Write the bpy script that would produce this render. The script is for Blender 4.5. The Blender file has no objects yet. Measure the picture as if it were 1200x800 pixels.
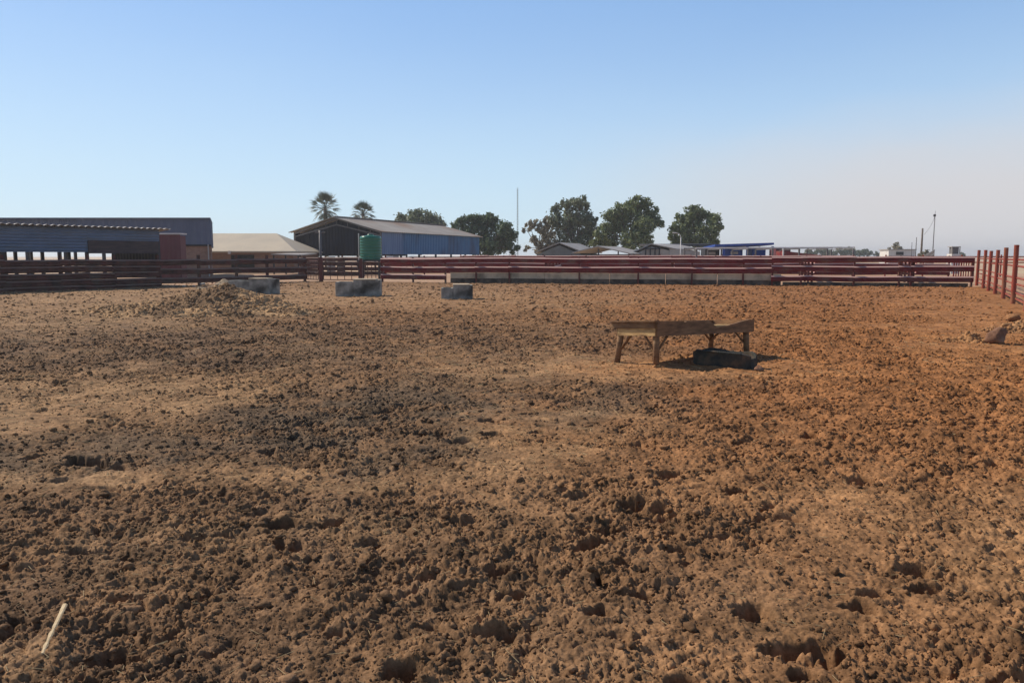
import bpy, math, random
import numpy as np
from mathutils import Vector
random.seed(7)
rs = np.random.RandomState(11)
S = bpy.context.scene
COL = S.collection
R = math.radians

# ------------------------------------------------------------------ camera geometry
EYE = 1.6
F = 900.0
TH = math.atan(100 / F)
cs, sn = math.cos(TH), math.sin(TH)

def G(u, v):
    """ground point seen at (u,v) of the 1200x800 picture"""
    a = (u - 600) / F; b = (400 - v) / F
    t = EYE / (sn - b * cs)
    return (a * t, (cs + b * sn) * t)

def X(u, d, z=1.0):
    return (u - 600) / F * (d * cs + (EYE - z) * sn)

def Z(v, d):
    b = (400 - v) / F
    # up = d*sn + (z-EYE)*cs ; depth = d*cs + (EYE-z)*sn
    return EYE + d * (b * cs - sn) / (cs + b * sn)

def proj(x, y, z=0.0):
    dep = y * cs + (EYE - z) * sn
    up = y * sn + (z - EYE) * cs
    return 600 + F * x / dep, 400 - F * up / dep

def W(u, v, d):
    z = Z(v, d)
    return Vector((X(u, d, z), d, z))

# ------------------------------------------------------------------ materials
def new_mat(name):
    m = bpy.data.materials.new(name); m.use_nodes = True
    nt = m.node_tree; b = nt.nodes['Principled BSDF']
    return m, nt, b

def mat(name, c1, c2=None, rough=0.8, scale=3.0, metal=0.0, bump=0.0, bscale=30.0, stretch=(1, 1, 1), c3=None, s3=0.7, spec=0.3, lo=0.35, hi=0.65):
    m, nt, b = new_mat(name)
    b.inputs['Roughness'].default_value = rough
    b.inputs['Metallic'].default_value = metal
    b.inputs['Specular IOR Level'].default_value = spec
    if c2 is None: c2 = tuple(x * 0.7 for x in c1)
    tc = nt.nodes.new('ShaderNodeTexCoord'); mp = nt.nodes.new('ShaderNodeMapping')
    mp.inputs['Scale'].default_value = stretch
    nt.links.new(tc.outputs['Object'], mp.inputs['Vector'])
    n = nt.nodes.new('ShaderNodeTexNoise'); n.inputs['Scale'].default_value = scale; n.inputs['Detail'].default_value = 6
    n.inputs['Roughness'].default_value = 0.65
    nt.links.new(mp.outputs[0], n.inputs['Vector'])
    r = nt.nodes.new('ShaderNodeValToRGB')
    r.color_ramp.elements[0].position = lo; r.color_ramp.elements[1].position = hi
    r.color_ramp.elements[0].color = (*c1, 1); r.color_ramp.elements[1].color = (*c2, 1)
    nt.links.new(n.outputs['Fac'], r.inputs['Fac'])
    out = r.outputs[0]
    if c3 is not None:
        n3 = nt.nodes.new('ShaderNodeTexNoise'); n3.inputs['Scale'].default_value = s3; n3.inputs['Detail'].default_value = 4
        nt.links.new(mp.outputs[0], n3.inputs['Vector'])
        r3 = nt.nodes.new('ShaderNodeValToRGB')
        r3.color_ramp.elements[0].position = 0.5; r3.color_ramp.elements[1].position = 0.68
        r3.color_ramp.elements[0].color = (0, 0, 0, 1); r3.color_ramp.elements[1].color = (1, 1, 1, 1)
        nt.links.new(n3.outputs['Fac'], r3.inputs['Fac'])
        mx = nt.nodes.new('ShaderNodeMix'); mx.data_type = 'RGBA'
        nt.links.new(r3.outputs[0], mx.inputs['Factor'])
        nt.links.new(out, mx.inputs['A']); mx.inputs['B'].default_value = (*c3, 1)
        out = mx.outputs['Result']
    nt.links.new(out, b.inputs['Base Color'])
    if bump > 0:
        nb = nt.nodes.new('ShaderNodeTexNoise'); nb.inputs['Scale'].default_value = bscale; nb.inputs['Detail'].default_value = 5
        nt.links.new(mp.outputs[0], nb.inputs['Vector'])
        bp = nt.nodes.new('ShaderNodeBump'); bp.inputs['Strength'].default_value = 0.8; bp.inputs['Distance'].default_value = bump
        nt.links.new(nb.outputs['Fac'], bp.inputs['Height']); nt.links.new(bp.outputs[0], b.inputs['Normal'])
    return m

def brick_mat(name):
    m, nt, b = new_mat(name)
    tc = nt.nodes.new('ShaderNodeTexCoord'); sp = nt.nodes.new('ShaderNodeSeparateXYZ'); cb = nt.nodes.new('ShaderNodeCombineXYZ')
    ad = nt.nodes.new('ShaderNodeMath')
    nt.links.new(tc.outputs['Object'], sp.inputs[0])
    nt.links.new(sp.outputs[0], ad.inputs[0]); nt.links.new(sp.outputs[1], ad.inputs[1])
    nt.links.new(ad.outputs[0], cb.inputs[0]); nt.links.new(sp.outputs[2], cb.inputs[1])
    br = nt.nodes.new('ShaderNodeTexBrick')
    br.inputs['Color1'].default_value = (0.30, 0.13, 0.08, 1); br.inputs['Color2'].default_value = (0.40, 0.20, 0.13, 1)
    br.inputs['Mortar'].default_value = (0.40, 0.34, 0.28, 1)
    br.inputs['Scale'].default_value = 1.0
    br.inputs['Brick Width'].default_value = 0.24; br.inputs['Row Height'].default_value = 0.086; br.inputs['Mortar Size'].default_value = 0.008
    nt.links.new(cb.outputs[0], br.inputs['Vector'])
    n = nt.nodes.new('ShaderNodeTexNoise'); n.inputs['Scale'].default_value = 0.8; n.inputs['Detail'].default_value = 6
    nt.links.new(tc.outputs['Object'], n.inputs['Vector'])
    mx = nt.nodes.new('ShaderNodeMix'); mx.data_type = 'RGBA'; mx.blend_type = 'MULTIPLY'; mx.inputs['Factor'].default_value = 0.6
    nt.links.new(br.outputs['Color'], mx.inputs['A']); nt.links.new(n.outputs['Fac'], mx.inputs['B'])
    nt.links.new(mx.outputs['Result'], b.inputs['Base Color']); b.inputs['Roughness'].default_value = 0.9
    return m

M = {}
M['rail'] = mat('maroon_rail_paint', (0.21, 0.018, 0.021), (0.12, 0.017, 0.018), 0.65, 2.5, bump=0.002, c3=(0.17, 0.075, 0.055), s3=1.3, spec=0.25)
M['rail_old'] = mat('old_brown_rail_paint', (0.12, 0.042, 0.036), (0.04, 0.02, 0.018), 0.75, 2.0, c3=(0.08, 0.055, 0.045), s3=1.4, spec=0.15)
def sunlit_tops(m, col, k):  # paints the sun's pale highlight line onto up-facing rail faces
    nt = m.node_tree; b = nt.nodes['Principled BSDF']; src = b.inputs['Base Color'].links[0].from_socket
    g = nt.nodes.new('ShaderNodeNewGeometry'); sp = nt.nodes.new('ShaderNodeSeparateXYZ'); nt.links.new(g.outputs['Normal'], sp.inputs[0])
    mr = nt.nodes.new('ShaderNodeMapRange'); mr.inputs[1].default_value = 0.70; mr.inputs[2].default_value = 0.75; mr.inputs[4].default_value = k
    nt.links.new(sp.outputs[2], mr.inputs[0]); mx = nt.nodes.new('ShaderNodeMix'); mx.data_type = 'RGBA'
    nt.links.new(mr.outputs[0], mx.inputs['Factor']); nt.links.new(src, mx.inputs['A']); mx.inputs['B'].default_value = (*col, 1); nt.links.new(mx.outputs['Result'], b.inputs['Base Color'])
sunlit_tops(M['rail'], (0.55, 0.36, 0.31), 0.9); sunlit_tops(M['rail_old'], (0.30, 0.22, 0.18), 0.5)
M['post_red'] = mat('maroon_post_paint', (0.13, 0.022, 0.02), (0.09, 0.025, 0.02), 0.6, 4.0, c3=(0.16, 0.08, 0.05))
M['post_orange'] = mat('rust_red_post_paint', (0.30, 0.050, 0.028), (0.20, 0.045, 0.025), 0.6, 3.0, bump=0.003, c3=(0.26, 0.10, 0.05), s3=1.5)
M['blue_grey'] = mat('blue_grey_sheeting', (0.15, 0.20, 0.285), (0.10, 0.145, 0.215), 0.5, 0.8, stretch=(1, 1, 3), spec=0.4, c3=(0.13, 0.16, 0.20))
M['dark_grey'] = mat('dark_slate_sheeting', (0.085, 0.105, 0.165), (0.065, 0.085, 0.14), 0.55, 0.5, spec=0.4)
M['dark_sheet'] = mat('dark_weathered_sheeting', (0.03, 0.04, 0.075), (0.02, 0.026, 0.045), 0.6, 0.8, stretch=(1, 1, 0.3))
M['barn_shade'] = mat('barn_shade_sheeting', (0.020, 0.024, 0.042), (0.012, 0.014, 0.024), 0.7, 0.8, stretch=(1, 1, 0.3), spec=0.15)  # near-black: the shade inside the barn put into the colour
M['brown_board'] = mat('brown_weathered_board', (0.09, 0.065, 0.065), (0.05, 0.04, 0.045), 0.8, 1.5, stretch=(1, 1, 6))
M['blue_wall'] = mat('blue_painted_sheeting', (0.045, 0.155, 0.32), (0.032, 0.115, 0.24), 0.5, 0.5, stretch=(1, 1, 0.4), c3=(0.03, 0.07, 0.15), s3=0.5)
M['blue_pale'] = mat('faded_blue_sheeting', (0.13, 0.20, 0.33), (0.09, 0.15, 0.27), 0.55, 1.0, stretch=(1, 1, 0.3))
M['zinc'] = mat('galvanised_roof_sheet', (0.36, 0.33, 0.29), (0.27, 0.24, 0.21), 0.55, 0.4, metal=0.0, c3=(0.25, 0.17, 0.12), s3=0.15, spec=0.4)
M['zinc_pale'] = mat('pale_roof_sheet', (0.34, 0.32, 0.30), (0.28, 0.26, 0.24), 0.6, 0.5)
M['tan_roof'] = mat('tan_roof_sheet', (0.47, 0.40, 0.30), (0.40, 0.345, 0.27), 0.7, 0.4)
M['steel'] = mat('dull_steel', (0.16, 0.15, 0.15), (0.10, 0.09, 0.09), 0.5, 3.0)
M['steel_dark'] = mat('dark_painted_steel', (0.05, 0.05, 0.06), (0.03, 0.03, 0.035), 0.5, 3.0)
M['steel_white'] = mat('white_painted_steel', (0.72, 0.70, 0.68), (0.55, 0.53, 0.5), 0.5, 2.0)
M['maroon_wall'] = mat('maroon_sheeting', (0.13, 0.04, 0.05), (0.10, 0.035, 0.045), 0.6, 0.6)
M['brick'] = brick_mat('weathered_brick')
M['green_tank'] = mat('green_plastic', (0.008, 0.15, 0.085), (0.006, 0.115, 0.068), 0.28, 1.5, spec=0.5)
M['concrete'] = mat('grey_concrete', (0.34, 0.33, 0.29), (0.14, 0.135, 0.115), 0.9, 2.6, bump=0.006, bscale=18, c3=(0.05, 0.048, 0.042), s3=1.5)
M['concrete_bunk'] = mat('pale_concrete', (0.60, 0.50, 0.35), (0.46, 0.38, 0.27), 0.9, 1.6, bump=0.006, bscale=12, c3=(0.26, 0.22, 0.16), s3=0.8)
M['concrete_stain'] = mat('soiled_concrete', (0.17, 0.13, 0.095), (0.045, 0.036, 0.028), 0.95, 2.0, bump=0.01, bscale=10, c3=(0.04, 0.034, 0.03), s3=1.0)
M['gable_grey'] = mat('grey_gable_wall', (0.17, 0.18, 0.175), (0.13, 0.14, 0.135), 0.8, 1.0)
M['beige_wall'] = mat('beige_plaster_wall', (0.46, 0.41, 0.36), (0.38, 0.34, 0.30), 0.85, 0.8)
M['white_wall'] = mat('white_plaster_wall', (0.62, 0.60, 0.57), (0.5, 0.48, 0.46), 0.8, 0.8)
M['navy'] = mat('navy_painted_steel', (0.028, 0.08, 0.34), (0.022, 0.06, 0.26), 0.5, 2.0)
M['blue_bin'] = mat('blue_panel_paint', (0.025, 0.09, 0.38), (0.02, 0.07, 0.3), 0.5, 2.0)
M['dark_inside'] = mat('dark_opening', (0.02, 0.02, 0.022), (0.012, 0.012, 0.014), 0.8, 2.0)
M['wood_dark'] = mat('dark_weathered_timber', (0.27, 0.15, 0.075), (0.12, 0.068, 0.036), 0.85, 5.0, bump=0.006, bscale=40, stretch=(1, 1, 5), c3=(0.30, 0.18, 0.09), s3=2.0)
M['wood_sunlit'] = mat('sunlit_timber', (0.66, 0.45, 0.20), (0.46, 0.28, 0.12), 0.85, 6.0, bump=0.005, bscale=50, stretch=(1, 1, 6), c3=(0.17, 0.095, 0.05), s3=2.2)  # brighter yellow timber: sunlight on end board and tray put into the colour
M['rubber'] = mat('dusty_black_rubber', (0.034, 0.037, 0.033), (0.05, 0.05, 0.042), 0.85, 9.0, bump=0.004, bscale=40, c3=(0.12, 0.085, 0.055), s3=6)
M['rock'] = mat('brown_rock', (0.21, 0.105, 0.06), (0.12, 0.06, 0.036), 0.9, 7.0, bump=0.02, bscale=20, c3=(0.27, 0.19, 0.13), s3=3)
M['dirt'] = mat('reddish_dirt', (0.33, 0.17, 0.08), (0.22, 0.11, 0.05), 0.95, 9.0, bump=0.02, bscale=25, spec=0.1)
M['pale_stone'] = mat('pale_stone', (0.50, 0.45, 0.38), (0.38, 0.33, 0.28), 0.9, 7.0, bump=0.01)
M['bark'] = mat('grey_brown_bark', (0.16, 0.12, 0.09), (0.10, 0.075, 0.06), 0.9, 4.0)
M['stick'] = mat('bleached_wood', (0.60, 0.47, 0.29), (0.42, 0.30, 0.16), 0.8, 30.0, bump=0.002, bscale=120, stretch=(6, 1, 1))
M['straw'] = mat('dry_straw', (0.48, 0.36, 0.19), (0.30, 0.21, 0.11), 0.8, 2.0)

def leaf_mat(name, a, b_, t=0.33):
    m, nt, b = new_mat(name)
    g = nt.nodes.new('ShaderNodeNewGeometry')
    r = nt.nodes.new('ShaderNodeValToRGB')
    r.color_ramp.elements[0].color = (*a, 1); r.color_ramp.elements[1].color = (*b_, 1)
    nt.links.new(g.outputs['Random Per Island'], r.inputs['Fac'])
    b.inputs['Roughness'].default_value = 0.55
    nt.links.new(r.outputs[0], b.inputs['Base Color'])
    tr = nt.nodes.new('ShaderNodeBsdfTranslucent'); nt.links.new(r.outputs[0], tr.inputs['Color'])
    mx = nt.nodes.new('ShaderNodeMixShader'); mx.inputs[0].default_value = t
    o = nt.nodes['Material Output']
    nt.links.new(b.outputs[0], mx.inputs[1]); nt.links.new(tr.outputs[0], mx.inputs[2]); nt.links.new(mx.outputs[0], o.inputs['Surface'])
    return m
M['leaf_dark'] = leaf_mat('dark_green_leaves', (0.04, 0.075, 0.04), (0.15, 0.21, 0.10))
M['leaf_olive'] = leaf_mat('olive_green_leaves', (0.075, 0.105, 0.04), (0.26, 0.30, 0.13))
M['leaf_grey'] = leaf_mat('grey_olive_leaves', (0.14, 0.13, 0.09), (0.36, 0.32, 0.22))
M['leaf_mid'] = leaf_mat('mid_green_leaves', (0.07, 0.095, 0.055), (0.25, 0.28, 0.17))
M['palm'] = leaf_mat('palm_fronds', (0.03, 0.045, 0.025), (0.08, 0.10, 0.06), 0.2)

# ------------------------------------------------------------------ builders
class MB:
    def __init__(s): s.v = []; s.f = []; s.sm = False
    def add(s, vs, fs):
        n = len(s.v); s.v += [tuple(p) for p in vs]; s.f += [tuple(i + n for i in f) for f in fs]
    def hexa(s, p):      # 8 points: bottom 4 ccw, top 4 ccw
        s.add(p, [(3, 2, 1, 0), (4, 5, 6, 7), (0, 1, 5, 4), (1, 2, 6, 5), (2, 3, 7, 6), (3, 0, 4, 7)])
    def box(s, cx, cy, cz, lx, ly, lz, rz=0.0):
        c, q = math.cos(rz), math.sin(rz); P = []
        for z in (cz - lz / 2, cz + lz / 2):
            for a, b in ((-1, -1), (1, -1), (1, 1), (-1, 1)):
                x, y = a * lx / 2, b * ly / 2
                P.append((cx + x * c - y * q, cy + x * q + y * c, z))
        s.hexa(P)
    def beam(s, a, b, w, h=None, up=(0, 0, 1)):
        a, b = Vector(a), Vector(b); h = w if h is None else h
        d = (b - a).normalized(); u = Vector(up)
        if abs(d.dot(u)) > 0.95: u = Vector((1, 0, 0))
        r = d.cross(u).normalized(); u = r.cross(d)
        P = []
        for e in (a, b):
            for i, j in ((-1, -1), (1, -1), (1, 1), (-1, 1)):
                P.append(e + r * (i * w / 2) + u * (j * h / 2))
        s.hexa([P[0], P[1], P[2], P[3], P[4], P[5], P[6], P[7]])
    def cyl(s, a, b, r0, r1=None, n=10, cap=True):
        a, b = Vector(a), Vector(b); r1 = r0 if r1 is None else r1
        d = (b - a).normalized(); u = Vector((0, 0, 1)) if abs(d.z) < 0.9 else Vector((1, 0, 0))
        r = d.cross(u).normalized(); u = r.cross(d)
        P = []
        for e, q in ((a, r0), (b, r1)):
            for k in range(n):
                t = 2 * math.pi * k / n
                P.append(e + r * (q * math.cos(t)) + u * (q * math.sin(t)))
        fs = [(k, (k + 1) % n, n + (k + 1) % n, n + k) for k in range(n)]
        if cap: fs += [tuple(range(n))[::-1], tuple(range(n, 2 * n))]
        s.add(P, fs)
    def lathe(s, c, prof, n=32):
        P = []; fs = []
        for r, z in prof:
            for k in range(n):
                t = 2 * math.pi * k / n
                P.append((c[0] + r * math.cos(t), c[1] + r * math.sin(t), c[2] + z))
        m = len(prof)
        for i in range(m - 1):
            for k in range(n):
                fs.append((i * n + k, i * n + (k + 1) % n, (i + 1) * n + (k + 1) % n, (i + 1) * n + k))
        fs.append(tuple(range(n))[::-1]); fs.append(tuple((m - 1) * n + k for k in range(n)))
        s.add(P, fs)
    def sweep(s, a, b, prof):   # closed profile [(n, z)] swept from a to b; n = sideways (to the right of a->b)
        a, b = Vector(a), Vector(b); d = (b - a); d.z = 0; d.normalize()
        r = Vector((d.y, -d.x, 0)); m = len(prof)
        P = [e + r * p[0] + Vector((0, 0, p[1])) for e in (a, b) for p in prof]
        fs = [(k, (k + 1) % m, m + (k + 1) % m, m + k) for k in range(m)]
        fs += [tuple(range(m))[::-1], tuple(range(m, 2 * m))]
        s.add(P, fs)
    def corr(s, p, eu, ev, lu, lv, pitch, amp, th=0.012):
        """corrugated sheet: from p along eu (waves run across eu) and ev"""
        p, eu, ev = Vector(p), Vector(eu).normalized(), Vector(ev).normalized()
        nn = eu.cross(ev).normalized(); n = max(2, int(lu / pitch * 4))
        P = []
        for side in (0, 1):
            for i in range(n + 1):
                t = lu * i / n; o = amp * math.sin(i * math.pi / 2)
                for q in (0, lv):
                    P.append(p + eu * t + ev * q + nn * (o - side * th))
        k = 2 * (n + 1); fs = []
        for i in range(n):
            fs.append((2 * i, 2 * i + 2, 2 * i + 3, 2 * i + 1))
            fs.append((k + 2 * i, k + 2 * i + 1, k + 2 * i + 3, k + 2 * i + 2))
            fs.append((2 * i, k + 2 * i, k + 2 * i + 2, 2 * i + 2))
            fs.append((2 * i + 1, 2 * i + 3, k + 2 * i + 3, k + 2 * i + 1))
        fs.append((0, 1, k + 1, k)); fs.append((2 * n, k + 2 * n, k + 2 * n + 1, 2 * n + 1))
        s.add(P, fs)
    def slab(s, pts, th):   # polygon with thickness along -normal
        pts = [Vector(p) for p in pts]; nn = (pts[1] - pts[0]).cross(pts[2] - pts[0]).normalized()
        n = len(pts); P = pts + [p - nn * th for p in pts]
        fs = [tuple(range(n)), tuple(range(n, 2 * n))[::-1]] + [(k, n + k, n + (k + 1) % n, (k + 1) % n) for k in range(n)]
        s.add(P, fs)
    def build(s, name, m, parent=None, smooth=False, bevel=0.0, origin=None):
        me = bpy.data.meshes.new(name)
        if parent is not None:
            L = world_loc(parent)
        elif origin is not None: L = Vector(origin)
        else:
            xs = [p[0] for p in s.v]; ys = [p[1] for p in s.v]; zs = [p[2] for p in s.v]
            L = Vector(((min(xs) + max(xs)) / 2, (min(ys) + max(ys)) / 2, min(zs)))
        me.from_pydata([(p[0] - L.x, p[1] - L.y, p[2] - L.z) for p in s.v], [], s.f)
        me.materials.append(m)
        if smooth: me.polygons.foreach_set('use_smooth', [True] * len(me.polygons))
        me.update()
        o = bpy.data.objects.new(name, me); COL.objects.link(o)
        if parent is not None: o.parent = parent
        else: o.location = L
        if bevel > 0:
            bv = o.modifiers.new('bevel', 'BEVEL'); bv.width = bevel; bv.segments = 2; bv.limit_method = 'ANGLE'
        return o

def world_loc(o):
    L = Vector(o.location)
    while o.parent is not None:
        o = o.parent; L += Vector(o.location)
    return L

def tag(o, label, cat, group=None):
    o['label'] = label; o['category'] = cat
    if group: o['group'] = group
    return o

def thing(name, label, cat, loc, group=None):
    o = bpy.data.objects.new(name, None); COL.objects.link(o); o.location = loc
    o.empty_display_size = 0.3
    return tag(o, label, cat, group)

def structure(o): o['kind'] = 'structure'; return o
def stuff(o): o['kind'] = 'stuff'; return o

# ------------------------------------------------------------------ noise in numpy
def h2(ix, iy, seed):
    n = (ix.astype(np.uint32) * np.uint32(374761393)) + (iy.astype(np.uint32) * np.uint32(668265263)) + np.uint32((seed * 1274126177) & 0xffffffff)
    n = (n ^ (n >> np.uint32(13))) * np.uint32(1274126177)
    n = (n ^ (n >> np.uint32(15))) * np.uint32(2246822519)
    n ^= n >> np.uint32(16)
    return (n.astype(np.float32)) / np.float32(4294967296.0)

def vn(x, y, seed):
    xf = np.floor(x); yf = np.floor(y); ix = xf.astype(np.int64); iy = yf.astype(np.int64)
    fx = (x - xf).astype(np.float32); fy = (y - yf).astype(np.float32)
    fx = fx * fx * (3 - 2 * fx); fy = fy * fy * (3 - 2 * fy)
    a = h2(ix, iy, seed); b = h2(ix + 1, iy, seed); c = h2(ix, iy + 1, seed); d = h2(ix + 1, iy + 1, seed)
    return (a * (1 - fx) + b * fx) * (1 - fy) + (c * (1 - fx) + d * fx) * fy

def fbm(x, y, seed, octs=4, gain=0.5):
    s = 0; a = 1.0; t = 0
    for o in range(octs):
        s = s + a * vn(x * 2 ** o + 17.3 * o, y * 2 ** o - 9.1 * o, seed + o); t += a; a *= gain
    return s / t

def worley(x, y, seed):
    xf = np.floor(x); yf = np.floor(y); ix = xf.astype(np.int64); iy = yf.astype(np.int64)
    best = np.full(x.shape, 9.0, np.float32); rid = np.zeros(x.shape, np.float32)
    for i in (-1, 0, 1):
        for j in (-1, 0, 1):
            cx, cy = ix + i, iy + j
            px = cx + h2(cx, cy, seed); py = cy + h2(cx, cy, seed + 31)
            d = ((px - x) ** 2 + (py - y) ** 2).astype(np.float32)
            k = d < best
            best = np.where(k, d, best); rid = np.where(k, h2(cx, cy, seed + 77), rid)
    return np.sqrt(best), rid

def sstep(a, b, x):
    t = np.clip((x - a) / (b - a), 0, 1); return t * t * (3 - 2 * t)

def ell(u, v, cu, cv, ru, rv, soft=0.5):
    d = np.sqrt(((u - cu) / ru) ** 2 + ((v - cv) / rv) ** 2)
    return 1 - sstep(1 - soft, 1 + soft, d)

# ------------------------------------------------------------------ soil description: patches pinned to the ground
def soil(x, y):
    """returns cloddiness (0 trodden smooth .. 1 rough) and albedo for ground points"""
    wob = fbm(x * 0.9, y * 0.9, 5, 4) - 0.5; wob2 = fbm(x * 0.9 + 40, y * 0.9, 9, 4) - 0.5
    yy = np.maximum(y, 1.5)
    u, v = proj(x, yy)
    u = u + wob * 260; v = v + wob2 * (14 + 0.22 * np.clip(v - 330, 0, 500))
    sm = np.zeros_like(u); tan = np.zeros_like(u)
    def patch(cu, cv, ru, rv, k, t, soft=0.5):
        nonlocal sm, tan
        e = ell(u, v, cu, cv, ru, rv, soft)
        sm = np.maximum(sm, e * k); tan = np.maximum(tan, e * t)
    patch(90, 464, 215, 30, 0.62, 1.0)
    patch(300, 552, 330, 17, 0.60, 0.75)
    patch(650, 520, 75, 42, 0.65, 0.75)
    patch(745, 432, 215, 14, 0.95, 1.0, 0.35)
    patch(300, 348, 420, 11, 0.55, 0.8, 0.4)
    patch(60, 372, 190, 20, 0.45, 0.7)
    patch(480, 350, 300, 10, 0.4, 0.6)
    patch(1150, 385, 75, 60, 0.7, 0.5)
    patch(1170, 640, 90, 80, 0.45, 0.5)
    patch(1000, 590, 90, 24, 0.35, 0.5)
    patch(200, 655, 190, 26, 0.30, 0.5)
    patch(880, 735, 60, 30, 0.35, 0.3)
    patch(30, 770, 70, 45, 0.5, 0.5)
    patch(420, 625, 120, 22, 0.35, 0.4)
    patch(560, 418, 90, 10, 0.3, 0.3)
    big = fbm(x * 0.55, y * 0.55, 21, 3)
    sm = np.clip(sm + 0.40 * sstep(0.55, 0.75, big), 0, 1)
    tan = np.clip(tan + 0.22 * sstep(0.55, 0.75, big), 0, 1)
    clod = 1 - 0.78 * sm
    red = sstep(420, 980, u) * (1 - 0.60 * sstep(430, 640, v))
    red = np.maximum(red, 0.32 * sstep(150, 500, u) * ell(u, v, 500, 385, 420, 60))
    red = np.maximum(red, 0.16)
    dark = np.zeros_like(u)
    for cu, cv, ru, rv, k in ((150, 700, 520, 130, 0.45), (470, 492, 190, 42, 1.0), (80, 522, 260, 24, 0.8), (250, 405, 420, 30, 0.8), (640, 405, 160, 24, 0.5), (560, 465, 260, 26, 0.7),
                              (260, 600, 330, 26, 0.45), (620, 690, 260, 70, 0.35)):
        dark = np.maximum(dark, k * ell(u, v, cu, cv, ru, rv, 0.5))
    rg = sstep(0.36, 0.60, fbm(x * 2.6, y * 2.6, 141, 5, 0.65)); rg2 = sstep(0.36, 0.60, fbm(x * 3.1 + 9, y * 3.1, 151, 5, 0.65))
    dark = np.clip(dark * (0.35 + 1.0 * rg), 0, 1); tan = np.clip(tan * (0.35 + 0.95 * rg2), 0, 1)
    grey = ell(u, v, 470, 500, 190, 36, 0.6)
    grey = np.maximum(grey, 0.6 * ell(u, v, 150, 520, 260, 24, 0.6))
    grey = np.clip(grey * (0.3 + 1.0 * rg), 0, 1)
    base = np.array([0.215, 0.132, 0.072], np.float32)
    redc = np.array([0.270, 0.122, 0.048], np.float32)
    darkc = np.array([0.120, 0.078, 0.050], np.float32)
    greyc = np.array([0.115, 0.086, 0.058], np.float32)
    tanc = np.array([0.35, 0.232, 0.128], np.float32)
    tanr = np.array([0.42, 0.205, 0.082], np.float32)
    def mixc(c, d, k): return c * (1 - k[:, None]) + d * k[:, None]
    c = np.repeat(base[None, :], len(u), 0)
    c = mixc(c, redc, red)
    c = mixc(c, darkc, dark * 0.75)
    c = mixc(c, greyc, grey * 0.6)
    tc = tanc[None, :] * (1 - red[:, None]) + tanr[None, :] * red[:, None]
    c = mixc(c, tc, np.clip(tan * 0.55, 0, 1))
    f = 0.56 + 0.36 * sstep(0.3, 0.7, fbm(x * 4, y * 4, 51, 4, 0.65)) + 0.36 * sstep(0.3, 0.7, fbm(x * 14, y * 14, 57, 3, 0.7))
    return clod.astype(np.float32), (c * f[:, None]).astype(np.float32)

def ridge(x, y, seed, octs, gain=0.55):
    """crumbly relief: billowed noise, rounded tops with sharp narrow gaps between"""
    t = 0; a = 1.0; n = 0
    for o in range(octs):
        c, q = math.cos(0.7 * o), math.sin(0.7 * o); f = 2.03 ** o
        v = np.abs(2 * vn((x * c - y * q) * f + 13.1 * o, (x * q + y * c) * f + 5.7 * o, seed + o) - 1)
        t = t + a * (v + 1e-4) ** 0.68; n += a; a *= gain
    return t / n

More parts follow.
